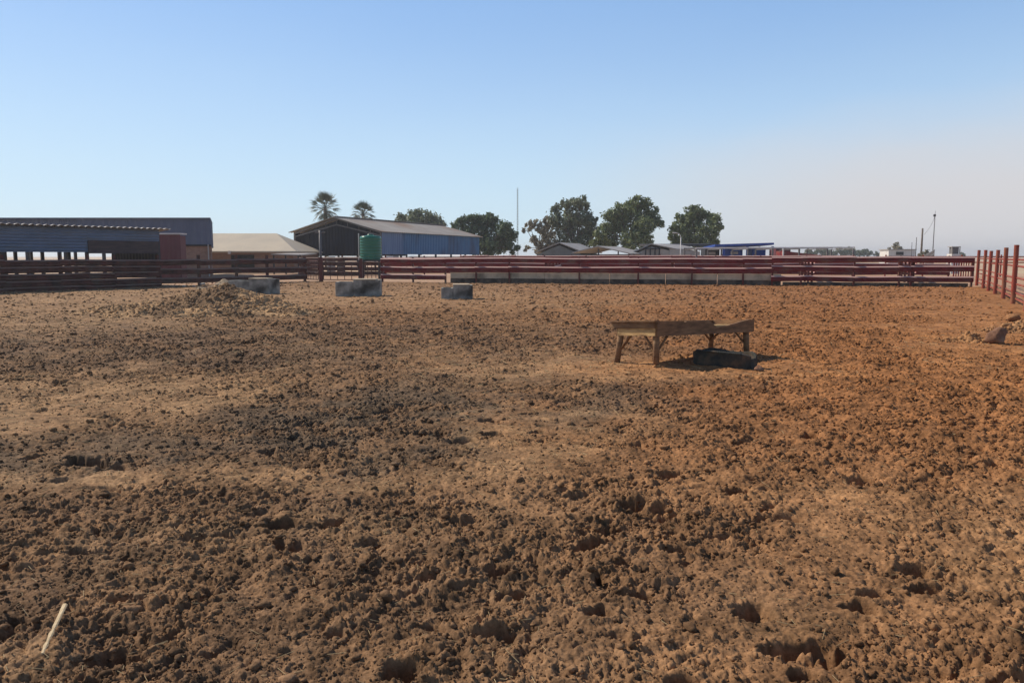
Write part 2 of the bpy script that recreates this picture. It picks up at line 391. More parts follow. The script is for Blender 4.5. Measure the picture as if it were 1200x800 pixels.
PITS = [(850, 627, 0.17, 0.07, 0.09), (1083, 686, 0.085, 0.07, 0.13), (1070, 657, 0.09, 0.06, 0.10), (1022, 692, 0.085, 0.06, 0.11), (1008, 706, 0.08, 0.06, 0.11), (105, 538, 0.20, 0.15, 0.14), (912, 752, 0.08, 0.06, 0.09),
        (795, 641, 0.09, 0.07, 0.10), (745, 692, 0.09, 0.07, 0.11), (700, 712, 0.08, 0.07, 0.10), (800, 785, 0.08, 0.045, 0.08), (605, 690, 0.09, 0.07, 0.10), (735, 585, 0.12, 0.08, 0.09), (498, 505, 0.22, 0.14, 0.12), (540, 515, 0.16, 0.10, 0.10), (940, 785, 0.06, 0.045, 0.08), (470, 780, 0.10, 0.06, 0.10), (330, 610, 0.12, 0.09, 0.09)]
def height(x, y, clod, far):
    wx = x + 0.05 * (fbm(x * 7, y * 7, 61, 3) - 0.5) * 2; wy = y + 0.05 * (fbm(x * 7 + 7, y * 7, 63, 3) - 0.5) * 2
    z = 0.05 * (fbm(x * 0.5, y * 0.5, 71, 3) - 0.5)
    z = z + clod * 0.10 * (fbm(x * 2.6, y * 2.6, 73, 4, 0.6) - 0.5)
    act = sstep(0.32, 0.62, fbm(x * 1.7, y * 1.7, 75, 3))        # lumps come in drifts
    ma = clod * (0.32 + 0.78 * act)
    z = z + clod * (0.35 + 0.65 * act) * 0.07 * (ridge(wx * 2.4 + 3, wy * 2.4, 88, 3, 0.6) - 0.6)
    z = z + ma * 0.074 * (ridge(wx * 9, wy * 9.5, 90, 5, 0.66) - 0.6)
    z = z + (0.25 + 0.25 * clod + 0.5 * ma) * 0.042 * (ridge(wx * 22, wy * 26, 96, 3, 0.7) - 0.6)
    z = z + (0.45 + 0.55 * clod) * 0.015 * (ridge(wx * 57, wy * 57, 99, 2, 0.6) - 0.6)
    for i, (s, k) in enumerate(((0.13, 0.10), (0.07, 0.18), (0.04, 0.24))):
        d, rid = worley(wx / s, wy / s, 100 + i * 7)
        rr = 0.30 + 0.45 * rid
        dome = np.sqrt(np.clip(1 - (d / rr) ** 2, 0, 1)) * (rid > 0.45) * rid
        z = z + k * s * ma * dome
    # hoof holes
    h1 = 0.75 * x + 0.09 * (fbm(x * 8, y * 8, 305, 3) - 0.5) * 2; h3 = y + 0.09 * (fbm(x * 8 + 3, y * 8, 307, 3) - 0.5) * 2
    d, rid = worley(h1 / 0.55, h3 / 0.55, 301)
    hole = (1 - sstep(0.10, 0.17, d)) * (rid > 0.58)
    z = z - 0.10 * hole * sstep(0.25, 0.7, clod)
    for pu, pv, rx, ry, dep in PITS:
        qx, qy = G(pu, pv); rr = np.sqrt(((x - qx) / rx) ** 2 + ((y - qy) / ry) ** 2) + 0.9 * (fbm(x * 14, y * 14, 333, 3) - 0.5)
        z = z - dep * (1 - sstep(0.65, 1.05, rr)) + 0.12 * dep * np.exp(-((rr - 1.25) / 0.25) ** 2)
    d, rid = worley(h1 / 0.27, h3 / 0.27, 311)
    z = z - 0.06 * (1 - sstep(0.10, 0.22, d)) * (rid > 0.45) * ma
    z = z + 0.007 * (fbm(x * 70, y * 70, 81, 2) - 0.5) * (0.6 + clod)
    return (z - 0.01 * clod) * far

def np_mesh(name, V, Fq, m, cols=None, smooth=True, tri=False):
    k = 3 if tri else 4
    me = bpy.data.meshes.new(name)
    me.vertices.add(len(V)); me.vertices.foreach_set('co', V.astype(np.float32).ravel())
    me.loops.add(len(Fq) * k); me.loops.foreach_set('vertex_index', Fq.astype(np.int32).ravel())
    me.polygons.add(len(Fq)); me.polygons.foreach_set('loop_start', np.arange(0, len(Fq) * k, k, dtype=np.int32))
    me.update(calc_edges=True)
    if smooth: me.polygons.foreach_set('use_smooth', np.ones(len(Fq), bool))
    if cols is not None:
        at = me.color_attributes.new('soil', 'FLOAT_COLOR', 'POINT')
        c4 = np.ones((len(V), 4), np.float32); c4[:, :3] = cols
        at.data.foreach_set('color', c4.ravel())
    me.materials.append(m)
    o = bpy.data.objects.new(name, me); COL.objects.link(o)
    return o

def soil_mat(name, bump=0.004):
    m, nt, b = new_mat(name)
    at = nt.nodes.new('ShaderNodeVertexColor'); at.layer_name = 'soil'
    g = nt.nodes.new('ShaderNodeNewGeometry')
    n = nt.nodes.new('ShaderNodeTexNoise'); n.inputs['Scale'].default_value = 45; n.inputs['Detail'].default_value = 6; n.inputs['Roughness'].default_value = 0.7
    nt.links.new(g.outputs['Position'], n.inputs['Vector'])
    r = nt.nodes.new('ShaderNodeValToRGB'); r.color_ramp.elements[0].position = 0.3; r.color_ramp.elements[1].position = 0.72
    r.color_ramp.elements[0].color = (0.62, 0.60, 0.58, 1); r.color_ramp.elements[1].color = (1.35, 1.32, 1.27, 1)
    nt.links.new(n.outputs['Fac'], r.inputs['Fac'])
    mx = nt.nodes.new('ShaderNodeMix'); mx.data_type = 'RGBA'; mx.blend_type = 'MULTIPLY'; mx.inputs['Factor'].default_value = 1.0
    nt.links.new(at.outputs['Color'], mx.inputs['A']); nt.links.new(r.outputs[0], mx.inputs['B'])
    nt.links.new(mx.outputs['Result'], b.inputs['Base Color'])
    b.inputs['Roughness'].default_value = 0.95; b.inputs['Specular IOR Level'].default_value = 0.15
    n2 = nt.nodes.new('ShaderNodeTexNoise'); n2.inputs['Scale'].default_value = 90; n2.inputs['Detail'].default_value = 5
    nt.links.new(g.outputs['Position'], n2.inputs['Vector'])
    bp = nt.nodes.new('ShaderNodeBump'); bp.inputs['Strength'].default_value = 0.9; bp.inputs['Distance'].default_value = bump
    nt.links.new(n2.outputs['Fac'], bp.inputs['Height']); nt.links.new(bp.outputs[0], b.inputs['Normal'])
    return m
M['soil'] = soil_mat('trodden_pen_soil')

# near ground: fan of ever larger cells
CX, CY = 0.0, -2.5
rows = [4.6]
while rows[-1] < 75:
    r = rows[-1]; rows.append(r + r * (0.00120 if r < 24 else (0.00120 + 0.0013 * min(1, (r - 24) / 14))))
rows = np.array(rows); ncol = 1360
ang = np.linspace(R(-43), R(43), ncol)
RR, AA = np.meshgrid(rows, ang, indexing='ij')
gx = (CX + RR * np.sin(AA)).ravel(); gy = (CY + RR * np.cos(AA)).ravel()
# the pen ends at the back fence and at the right fence
clod, colr = soil(gx, gy)
# outside the pen: flatter, paler veld
fx = gx; 
back = 48 - 7.5 * (gx + 8) / 32.6
back = np.where(gx < -13.3, 49.6 + (gx + 13.3) * 1.573, back)
outside = np.maximum(sstep(-0.3, 1.2, gy - back), sstep(0.2, 1.5, (gx - 16.9) - (gy - 25.9) * 0.531))
clod = clod * (1 - 0.85 * outside)
veld = np.array([0.42, 0.28, 0.19], np.float32)
colr = colr * (1 - 0.8 * outside[:, None]) + veld[None, :] * (0.8 * outside[:, None])
edge = 1 - sstep(65, 74, RR.ravel())
gz = height(gx, gy, clod, 1.0) * edge
ngr = len(rows)
idx = np.arange(ngr * ncol).reshape(ngr, ncol)
Fq = np.stack([idx[:-1, :-1].ravel(), idx[:-1, 1:].ravel(), idx[1:, 1:].ravel(), idx[1:, :-1].ravel()], 1)[:, ::-1]
# skirt: the outermost ring dips under the far ground sheet
gz = gz.reshape(ngr, ncol); gz[:, 0] -= 0.4; gz[:, -1] -= 0.4; gz[0, :] -= 0.4; gz[-1, :] -= 0.4; gz = gz.ravel()
pen = structure(np_mesh('pen_ground', np.stack([gx, gy, gz], 1), Fq, M['soil'], colr))
del RR, AA

# far ground sheet reaching the horizon
mg, nt, b = new_mat('dry_veld')
g_ = nt.nodes.new('ShaderNodeNewGeometry'); n_ = nt.nodes.new('ShaderNodeTexNoise'); n_.inputs['Scale'].default_value = 0.05; n_.inputs['Detail'].default_value = 8
mp_ = nt.nodes.new('ShaderNodeMapping'); mp_.inputs['Scale'].default_value = (1, 1.0, 1)
nt.links.new(g_.outputs['Position'], mp_.inputs[0]); nt.links.new(mp_.outputs[0], n_.inputs['Vector'])
r_ = nt.nodes.new('ShaderNodeValToRGB'); r_.color_ramp.elements[0].position = 0.35; r_.color_ramp.elements[1].position = 0.65
r_.color_ramp.elements[0].color = (0.40, 0.25, 0.155, 1); r_.color_ramp.elements[1].color = (0.43, 0.33, 0.20, 1)
nt.links.new(n_.outputs['Fac'], r_.inputs['Fac']); nt.links.new(r_.outputs[0], b.inputs['Base Color']); b.inputs['Roughness'].default_value = 0.95
mb = MB()
N = 24; ext = 2500
pts = [(-ext + 2 * ext * i / N, -ext + 2 * ext * j / N, -0.30) for j in range(N + 1) for i in range(N + 1)]
mb.add(pts, [(j * (N + 1) + i, j * (N + 1) + i + 1, (j + 1) * (N + 1) + i + 1, (j + 1) * (N + 1) + i) for j in range(N) for i in range(N)])
structure(mb.build('ground', mg, origin=(0, 0, 0)))

# ------------------------------------------------------------------ loose clods (uncountable)
def ico(sub=2):
    import bmesh
    bm = bmesh.new(); bmesh.ops.create_icosphere(bm, subdivisions=sub, radius=1.0)
    V = np.array([v.co[:] for v in bm.verts], np.float32); Fc = np.array([[v.index for v in f.verts] for f in bm.faces], np.int32)
    bm.free(); return V, Fc
IV, IF = ico(2)
IV1, IF1 = ico(1)
def rand_clods(px, py, sz, seed, sink=0.45, zoff=None, cols=None, small=False):
    IV_, IF_ = (IV1, IF1) if small else (IV, IF)
    r = np.random.RandomState(seed); n = len(px); k = len(IV_)
    nv = 24; variants = []
    for q in range(nv):
        dirs = r.normal(size=(7, 3)); dirs /= np.linalg.norm(dirs, axis=1)[:, None]
        amp = r.uniform(-0.45, 0.5, 7)
        d = 1 + sum(a * np.clip(IV_ @ w, 0, 1) ** 3 for a, w in zip(amp, dirs)) + r.uniform(-0.24, 0.24, k)
        variants.append(IV_ * d[:, None])
    variants = np.array(variants)
    sel = r.randint(0, nv, n)
    a = r.uniform(0, 6.283, n); ca, sa = np.cos(a), np.sin(a)
    sc = np.stack([r.uniform(0.75, 1.35, n), r.uniform(0.7, 1.2, n), r.uniform(0.5, 0.95, n)], 1) * sz[:, None]
    V = variants[sel] * sc[:, None, :]
    x = V[:, :, 0] * ca[:, None] - V[:, :, 1] * sa[:, None]; y = V[:, :, 0] * sa[:, None] + V[:, :, 1] * ca[:, None]
    z = V[:, :, 2] + (sz * (0.6 - sink))[:, None]
    zz = zoff if zoff is not None else 0
    P = np.stack([x + px[:, None], y + py[:, None], z + (zz[:, None] if hasattr(zz, '__len__') else zz)], 2).reshape(-1, 3)
    Fc = (IF_[None] + (np.arange(n) * k)[:, None, None]).reshape(-1, 3)
    C = np.repeat(cols, k, axis=0) if cols is not None else None
    return P, Fc, C

def scatter(n, y0, y1, seed):
    r = np.random.RandomState(seed)
    y = y0 * (y1 / y0) ** r.uniform(0, 1, n)
    x = r.uniform(-0.82, 0.82, n) * (y + 0.8)
    return x, y
def clod_set(n, y0, y1, seed, k, lo, hi, smin, smax, small, thin=1.0):
    cx, cy = scatter(n, y0, y1, seed); r = np.random.RandomState(seed + 1)
    cc, ck = soil(cx, cy)
    drift = sstep(0.35, 0.62, fbm(cx * 1.7, cy * 1.7, 75, 3)); cl2 = sstep(0.2, 0.6, fbm(cx * 5, cy * 5, 93, 2))
    keep = r.uniform(size=len(cx)) < (0.05 + 0.95 * cc * (0.5 + 0.5 * drift) * (0.4 + 0.6 * cl2)) * thin
    keep &= ((cx - 16.9) - (cy - 25.9) * 0.531) < -0.5
    cx, cy, ck, cc = cx[keep], cy[keep], ck[keep], cc[keep]
    sz = np.clip(k * cy, lo, hi) * np.exp(r.normal(0, 0.5, len(cx))) * (0.6 + 0.4 * cc)
    sz = np.clip(sz, smin, smax)
    cz = height(cx, cy, cc, 1.0)
    ck = ck * r.uniform(0.6, 1.2, (len(cx), 1)).astype(np.float32)
    print('clods', len(cx))
    return rand_clods(cx, cy, sz, seed + 2, zoff=cz, cols=ck, small=small)
sets = [clod_set(130000, 2.3, 22, 5, 0.0013, 0.004, 0.015, 0.003, 0.024, True), clod_set(15000, 2.3, 16, 25, 0.0021, 0.007, 0.016, 0.005, 0.03, False), clod_set(60000, 10, 46, 45, 0.0010, 0.012, 0.030, 0.010, 0.07, True)]
off = 0; PP = []; FF = []; CC_ = []
for P, Fc, C in sets:
    PP.append(P); FF.append(Fc + off); CC_.append(C); off += len(P)
stuff(np_mesh('soil_clods', np.concatenate(PP), np.concatenate(FF), M['soil'], np.concatenate(CC_), smooth=True, tri=True))
del sets, PP, FF, CC_

# straw bits
n = 14000
sx, sy = scatter(n, 2.3, 32, 15)
sc_, _ = soil(sx, sy)
keep = rs.uniform(size=n) < (0.16 + 0.84 * (1 - sc_)) * np.where(sx < sy * 0.15, 1.0, 0.35)
sx, sy, sc_ = sx[keep], sy[keep], sc_[keep]; n = len(sx)
sz0 = height(sx, sy, sc_, 1.0) + 0.012
L = rs.uniform(0.012, 0.05, n) * np.clip(sy / 6, 0.8, 1.8); a = rs.uniform(0, 6.28, n); tl = rs.uniform(-0.35, 0.35, n); w = 0.0016 * np.clip(sy / 5, 1, 3.0)
dx, dy, dz = np.cos(a) * L, np.sin(a) * L, tl * L
px_, py_ = -np.sin(a) * w, np.cos(a) * w
P = []
for e in (-1, 1):
    for k in range(3):
        oy = (1, -1, 0)[k]; oz = (0, 0, 1)[k]
        P.append(np.stack([sx + e * dx + px_ * oy, sy + e * dy + py_ * oy, sz0 + e * dz + oz * w * 1.2], 1))
P = np.stack(P, 1).reshape(-1, 3)
q = np.array([[0, 1, 4, 3], [1, 2, 5, 4], [2, 0, 3, 5]])
Fq = (q[None] + (np.arange(n) * 6)[:, None, None]).reshape(-1, 4)
stuff(np_mesh('straw', P, Fq, M['straw'], smooth=False))

# ------------------------------------------------------------------ heaps
def heap(name, label, cat, cx, cy, rx, ry, h, seed, tone, tone2, res=0.035, rot=0.0, peak=(0.0, 0.0)):
    nx, ny = int(2.3 * rx / res), int(2.3 * ry / res)
    X_, Y_ = np.meshgrid(np.linspace(-1.15 * rx, 1.15 * rx, nx), np.linspace(-1.15 * ry, 1.15 * ry, ny), indexing='xy')
    x, y = X_.ravel(), Y_.ravel()
    wx_, wy_ = x + cx, y + cy
    d = np.sqrt((x / rx) ** 2 + (y / ry) ** 2) * (0.78 + 0.5 * fbm(wx_ * 1.2, wy_ * 1.2, seed, 3))
    dp = np.sqrt(((x - peak[0] * rx) / (rx * 0.55)) ** 2 + ((y - peak[1] * ry) / (ry * 0.6)) ** 2)
    low = np.clip(1 - d, -0.3, 1)
    z = h * (0.46 * np.clip(low, 0, 1) ** 0.6 + 0.58 * np.clip(1 - dp, 0, 1) ** 1.1) + 0.8 * np.minimum(low, 0) * h - 0.06
    inside = sstep(-0.02, 0.2, low)
    for i, (s, k) in enumerate(((0.26, 0.14), (0.13, 0.20))):
        dd, rid = worley(wx_ / s, wy_ / s + 0.5 * z / s, seed + 5 + i)
        z = z + inside * k * s * np.sqrt(np.clip(1 - (dd / (0.4 + 0.5 * rid)) ** 2, 0, 1)) * rid
    z = z + inside * (0.20 * (ridge(wx_ * 3.2, wy_ * 3.2, seed + 20, 5, 0.62) - 0.6))
    t = fbm(wx_ * 1.6, wy_ * 1.6, seed + 40, 4)
    c = np.array(tone2)[None] * (1 - sstep(0.35, 0.65, t)[:, None]) + np.array(tone)[None] * sstep(0.35, 0.65, t)[:, None]
    V = np.stack([wx_, wy_, z], 1)
    idx = np.arange(nx * ny).reshape(ny, nx)
    Fq = np.stack([idx[:-1, :-1].ravel(), idx[:-1, 1:].ravel(), idx[1:, 1:].ravel(), idx[1:, :-1].ravel()], 1)
    # loose lumps over the heap
    r = np.random.RandomState(seed); ok = np.where(inside > 0.12)[0]; pick = ok[r.randint(0, len(ok), int(len(ok) * 0.24))]
    lump = np.clip(np.exp(r.normal(-3.95, 0.45, len(pick))), 0.010, 0.06)
    P, Fc, C = rand_clods(V[pick, 0], V[pick, 1], lump, seed + 3, zoff=V[pick, 2], cols=c[pick] * r.uniform(0.8, 1.2, (len(pick), 1)))
    VV = np.concatenate([V, P]); CC = np.concatenate([c, C])
    T = np.concatenate([Fq[:, [0, 1, 2]], Fq[:, [0, 2, 3]], Fc + len(V)])
    VV[:, 0] -= cx; VV[:, 1] -= cy
    o = np_mesh(name, VV, T, M['soil'], CC, smooth=True, tri=True)
    o.location = (cx, cy, 0)
    return tag(o, label, cat)
hx, hy = X(236, 22.0, 0.2), 22.0
heap('manure_heap', 'long low heap of dry tan manure clods in front of the leftmost concrete trough', 'manure heap', hx, hy, 3.7, 2.0, 0.90, 400,
     (0.43, 0.275, 0.145), (0.20, 0.125, 0.07), peak=(0.16, 0.25))
heap('rubble_heap', 'small pale rubble heap against the brown fence behind the leftmost concrete trough', 'rubble heap', X(262, 38.5), 38.5, 1.5, 0.9, 0.5, 430,
     (0.34, 0.27, 0.19), (0.20, 0.14, 0.10), res=0.05)

# ------------------------------------------------------------------ stones
def stone(name, label, x, y, r, m, seed, flat=0.8, group=None, z=0.0, cat='rock'):
    V, Fc = ico(3); q = np.random.RandomState(seed)
    d = np.ones(len(V))
    for _ in range(14):
        w_ = q.normal(size=3); w_ /= np.linalg.norm(w_); lim = q.uniform(0.55, 0.85)
        pr = V @ w_; cut = pr > lim; d = np.where(cut, np.minimum(d, lim / np.maximum(pr, 1e-3)), d)
    V = V * d[:, None] * r * np.array([1.0, 0.85, flat])
    V += 0.03 * r * q.normal(size=V.shape)
    V[:, 2] += r * flat * 0.62
    o = np_mesh(name, V, Fc, m, smooth=False, tri=True); o.location = (x, y, z)
    return tag(o, label, cat, group)
x, y = G(1167, 402); stone('boulder', 'rounded brown boulder lying near the red post fence on the right', x, y, 0.225, M['rock'], 2, 0.9)
x, y = G(889, 434); stone('small_rock', 'small grey-brown rock at the right end of the black rubber trough', x, y, 0.085, M['rock'], 4, 0.6)
for i, (u, v, r, l) in enumerate(((216, 336, 0.13, 'leftmost small white stone at the foot of the brown fence'), (227, 336, 0.11, 'small white stone just left of the two paler fence-foot slabs'),
                               (237, 334, 0.19, 'flat white stone left of the rubble heap by the brown fence'))):
    x, y = G(u, v); stone('white_stone', l, x, y, r, M['pale_stone'], 20 + i, 0.5, 'white stones along the brown fence')
x, y = G(1186, 376); stone('dirt_lump', 'jagged reddish dirt lump below the rightmost fence post', x, y, 0.22, M['dirt'], 33, 0.5, cat='dirt lump')
x, y = G(1135, 399); heap('dirt_bank', 'low bank of reddish dirt just left of the brown boulder', 'dirt bank', x, y, 0.75, 0.35, 0.20, 500, (0.36, 0.19, 0.085), (0.24, 0.12, 0.055), res=0.02)
x, y = G(1196, 388); heap('dirt_bank', 'reddish dirt bank at the right edge, beyond the brown boulder', 'dirt bank', x, y, 1.1, 0.5, 0.26, 520, (0.38, 0.21, 0.10), (0.26, 0.13, 0.06), res=0.025)

# stick in the foreground
a0 = G(77, 719); a1 = G(51, 777)
mb = MB(); n = 14; P = []; prof = []
for i in range(n + 1):
    t = i / n; x = a0[0] + (a1[0] - a0[0]) * t + 0.002 * math.sin(t * 5); y = a0[1] + (a1[1] - a0[1]) * t
    w_ = 0.0115 * (1 - 0.35 * t) * (1 + (0.35 * math.sin(t * 31) if t > 0.45 else 0.05 * math.sin(t * 17))); z = 0.045 + 0.004 * math.sin(t * 4)
    for dx_, dz_ in ((-1, 0), (-0.6, 0.55), (0.5, 0.6), (1, 0.05), (0, -0.5)):
        P.append((x + dx_ * w_, y, z + dz_ * w_ * 0.8))
fs = [(i * 5 + k, i * 5 + (k + 1) % 5, (i + 1) * 5 + (k + 1) % 5, (i + 1) * 5 + k) for i in range(n) for k in range(5)] + [(0, 1, 2, 3, 4), tuple(n * 5 + k for k in (4, 3, 2, 1, 0))]
mb.add(P, fs)
tag(mb.build('stick', M['stick']), 'bleached splintered wooden stick lying on the bare soil in the foreground', 'stick')

# ------------------------------------------------------------------ feed table
L1 = G(725, 423); L2 = G(770, 429.5)
L2v = Vector((L2[0], L2[1], 0)); eyv = Vector((L1[0] - L2[0], L1[1] - L2[1], 0)); wid = eyv.length; eyv.normalize()
exv = Vector((eyv.y, -eyv.x, 0))
tb = thing('feed_table', 'weathered wooden cattle feed table on splayed timber legs in the middle of the pen', 'feed table', L2v)
def TP(a, b, z):            # local coordinates of the table: a along, b across; whole top leans down to the back and right
    p = L2v + exv * a + eyv * b; return (p.x, p.y, z)
def TT(a, b): return 0.655 - 0.038 * a - 0.055 * b / wid
def plate(poly, b0, b1, zf=True):     # vertical plank: polygon (a, dz below top plane) extruded from b0 to b1
    P = [TP(a, b0, TT(a, b0) + z) for a, z in poly] + [TP(a, b1, TT(a, b1) + z) for a, z in poly]
    n = len(poly); m_ = MB()
    m_.add(P, [tuple(range(n)), tuple(range(n, 2 * n))[::-1]] + [(k, n + k, n + (k + 1) % n, (k + 1) % n) for k in range(n)])
    return m_
LN = 2.23
front = [(-0.03, -0.21), (2.36, -0.20), (2.36, 0.0), (2.22, 0.005), (1.60, -0.09), (1.36, -0.105), (1.15, 0.01), (0.62, 0.0), (0.60, -0.012), (-0.03, 0.0)]
plate(front, -0.025, 0.012).build('side_board', M['wood_dark'], tb)
plate([(-0.02, -0.20), (2.34, -0.20), (2.34, 0.0), (-0.02, 0.0)], wid - 0.012, wid + 0.025).build('side_board', M['wood_dark'], tb)
def endplate(a0, a1, b0, b1, z0, z1):
    m_ = MB(); P = []
    for z in (z0, z1):
        for a, b in ((a0, b0), (a1, b0), (a1, b1), (a0, b1)): P.append(TP(a, b, TT(a, b) + z))
    m_.hexa(P); return m_
endplate(-0.05, -0.012, 0.014, wid - 0.014, -0.205, -0.095).build('end_board', M['wood_sunlit'], tb)
endplate(-0.072, -0.032, 0.014, wid + 0.10, -0.092, 0.0).build('upper_end_board', M['wood_dark'], tb)
endplate(2.30, 2.335, 0.014, wid - 0.014, -0.20, 0.0).build('end_board', M['wood_dark'], tb)
endplate(-0.11, 0.0, -0.03, wid + 0.12, 0.003, 0.022).build('top_plank', M['wood_dark'], tb)
fl = MB()
for k in range(5):
    m_ = endplate(-0.01, 2.29, 0.016 + k * (wid - 0.03) / 5, 0.010 + (k + 1) * (wid - 0.03) / 5, -0.10, -0.075 + 0.003 * (k % 2)); fl.add(m_.v, m_.f)
fl.build('tray_floor', M['wood_sunlit'], tb)
def leg(a, b, la, lb):
    m_ = MB(); zt = TT(a, b) - 0.06; m_.cyl(TP(a + la, b + lb, -0.05), TP(a, b, zt), 0.047, 0.050, 9); return m_
legs = [(0.02, 0.05, -0.0, -0.02), (0.02, wid - 0.04, -0.06, 0.04), (LN, 0.05, 0.03, -0.02), (LN, wid - 0.04, 0.03, 0.03)]
for q in legs: leg(*q).build('leg', M['wood_dark'], tb, smooth=True)
def brace(a0_, b0_, z0_, a1_, b1_):
    m_ = MB(); m_.cyl(TP(a0_, b0_, z0_), TP(a1_, b1_, TT(a1_, b1_) - 0.12), 0.017, 0.020, 7); m_.build('brace', M['wood_dark'], tb, smooth=True)
brace(0.05, 0.05, 0.20, 0.36, 0.05); brace(0.02, 0.07, 0.22, 0.02, 0.34)
brace(0.0, wid - 0.06, 0.20, 0.30, wid - 0.06); brace(-0.02, wid - 0.08, 0.22, 0.0, wid - 0.30)
brace(LN, 0.08, 0.20, LN - 0.34, 0.08); brace(LN - 0.03, wid - 0.04, 0.18, LN - 0.32, wid - 0.04); brace(LN + 0.0, wid - 0.06, 0.2, LN, wid - 0.32)
# rubber trough under it
t0 = Vector((*G(808, 426), 0)); t1 = Vector((*G(876, 433), 0)); ax = (t1 - t0); ln = ax.length; ax.normalize(); ay = Vector((-ax.y, ax.x, 0))
rt = thing('rubber_trough', 'black rubber trough cut from a tyre lying on the ground under the feed table', 'trough', t0)
mb = MB(); n = 26; sec = []
for i in range(n + 1):
    t = i / n; a = t * ln; e = min(t, 1 - t) * n
    k = 1 - 0.45 * max(0, 1 - e / 4.0) ** 2
    hh = (0.205 + 0.012 * math.sin(a * 9)) * (0.55 + 0.45 * k); wd = 0.40 * k
    o = 0.012 * math.sin(a * 5)
    sec.append([(o + 0.05 + 0.2 - wd / 2, -0.03), (o + 0.2 - wd / 2 + 0.02, hh * 0.5), (o + 0.2 - wd / 2, hh), (o + 0.2 - wd / 2 + 0.035, hh + 0.004), (o + 0.2 - wd / 2 + 0.05, 0.06),
                (o + 0.2 + wd / 2 - 0.05, 0.06), (o + 0.2 + wd / 2 - 0.035, hh), (o + 0.2 + wd / 2, hh), (o + 0.2 + wd / 2 + 0.035, hh * 0.5), (o + 0.2 + wd / 2, -0.03)])
P = []
for i, s_ in enumerate(sec):
    for bq, zq in s_:
        p = t0 + ax * (i / n * ln) + ay * bq; P.append((p.x, p.y, zq))
m10 = 10
fs = [(i * m10 + k, i * m10 + (k + 1) % m10, (i + 1) * m10 + (k + 1) % m10, (i + 1) * m10 + k) for i in range(n) for k in range(m10)]
fs += [tuple(range(m10)), tuple(n * m10 + k for k in range(m10))[::-1]]
mb.add(P, fs); mb.build('tub', M['rubber'], rt, smooth=False)
mb = MB()
for i in range(4, 27):
    p = t0 + ax * (ln * i / 30) + ay * 0.012
    mb.box(p.x, p.y, 0.212, 0.026, 0.07, 0.022, math.atan2(ax.y, ax.x))
mb.build('tread', M['rubber'], rt, bevel=0.004)
for e, sg in ((t0, 1), (t1, -1)):
    mb = MB(); c_ = e + ax * (0.012 * sg) + ay * 0.2
    mb.box(c_.x, c_.y, 0.07, 0.03, 0.18, 0.14, math.atan2(ax.y, ax.x))
    mb.build('end_wall', M['rubber'], rt, bevel=0.01)

# ------------------------------------------------------------------ concrete water troughs
def ctrough(u0, um, u1, vb, h0, h1, label, yaw, dep=0.95, long_=0.0):
    x0, y0 = G(u0, vb); x1, y1 = G(u1, vb); xm = G(um, vb)[0]
    t = thing('concrete_trough', label, 'concrete trough', (x0, y0, 0), 'concrete drinking troughs in the pen')
    c, q = math.cos(yaw), math.sin(yaw)
    def loc(a, b, z): return (x0 + a * c - b * q, y0 + a * q + b * c, z)
    LB = (xm - x0) / c; LE = (x1 - x0) / c
    def tub(a0, a1, b0, b1, h, th, inner):
        m_ = MB()
        def bx(A0, A1, B0, B1, Z0, Z1):
            m_.hexa([loc(A0, B0, Z0), loc(A1, B0, Z0), loc(A1, B1, Z0), loc(A0, B1, Z0), loc(A0, B0, Z1), loc(A1, B0, Z1), loc(A1, B1, Z1), loc(A0, B1, Z1)])
        bx(a0, a1, b0, b0 + th, -0.1, h); bx(a0, a1, b1 - th, b1, -0.1, h)
        bx(a0, a0 + th, b0 + th, b1 - th, -0.1, h); bx(a1 - th, a1, b0 + th, b1 - th, -0.1, h)
        bx(a0 + th, a1 - th, b0 + th, b1 - th, -0.1, inner)
        return m_
    tub(-long_, LB - 0.003, 0.03, dep - 0.03, h0, 0.09, h0 - 0.25).build('basin', M['concrete'], t, bevel=0.018)
    v_ = tub(LB, LE, 0, dep, h1, 0.10, h1 - 0.2)
    v_.build('valve_box', M['concrete'], t, bevel=0.018)
    m_ = MB(); m_.hexa([loc(LB - 0.01, -0.02, h1 + 0.003), loc(LE - 0.12, -0.02, h1 + 0.003), loc(LE - 0.12, dep * 0.6, h1 + 0.003), loc(LB - 0.01, dep * 0.6, h1 + 0.003),
                        loc(LB - 0.01, -0.02, h1 + 0.05), loc(LE - 0.12, -0.02, h1 + 0.05), loc(LE - 0.12, dep * 0.6, h1 + 0.05), loc(LB - 0.01, dep * 0.6, h1 + 0.05)])
    m_.build('cover_slab', M['concrete_bunk'], t, bevel=0.01)
ctrough(282, 293, 318, 344, 0.56, 0.62, 'leftmost and longest grey concrete trough, standing behind the manure heap', R(-14), 0.9, 0.6)
ctrough(393, 414, 444, 347, 0.56, 0.64, 'grey concrete trough with a raised box at its right, in front of the green tank', R(3), 1.0)
ctrough(517, 531, 554, 350, 0.40, 0.50, 'smallest dark stained concrete trough, nearest the feed table', R(4), 0.9)

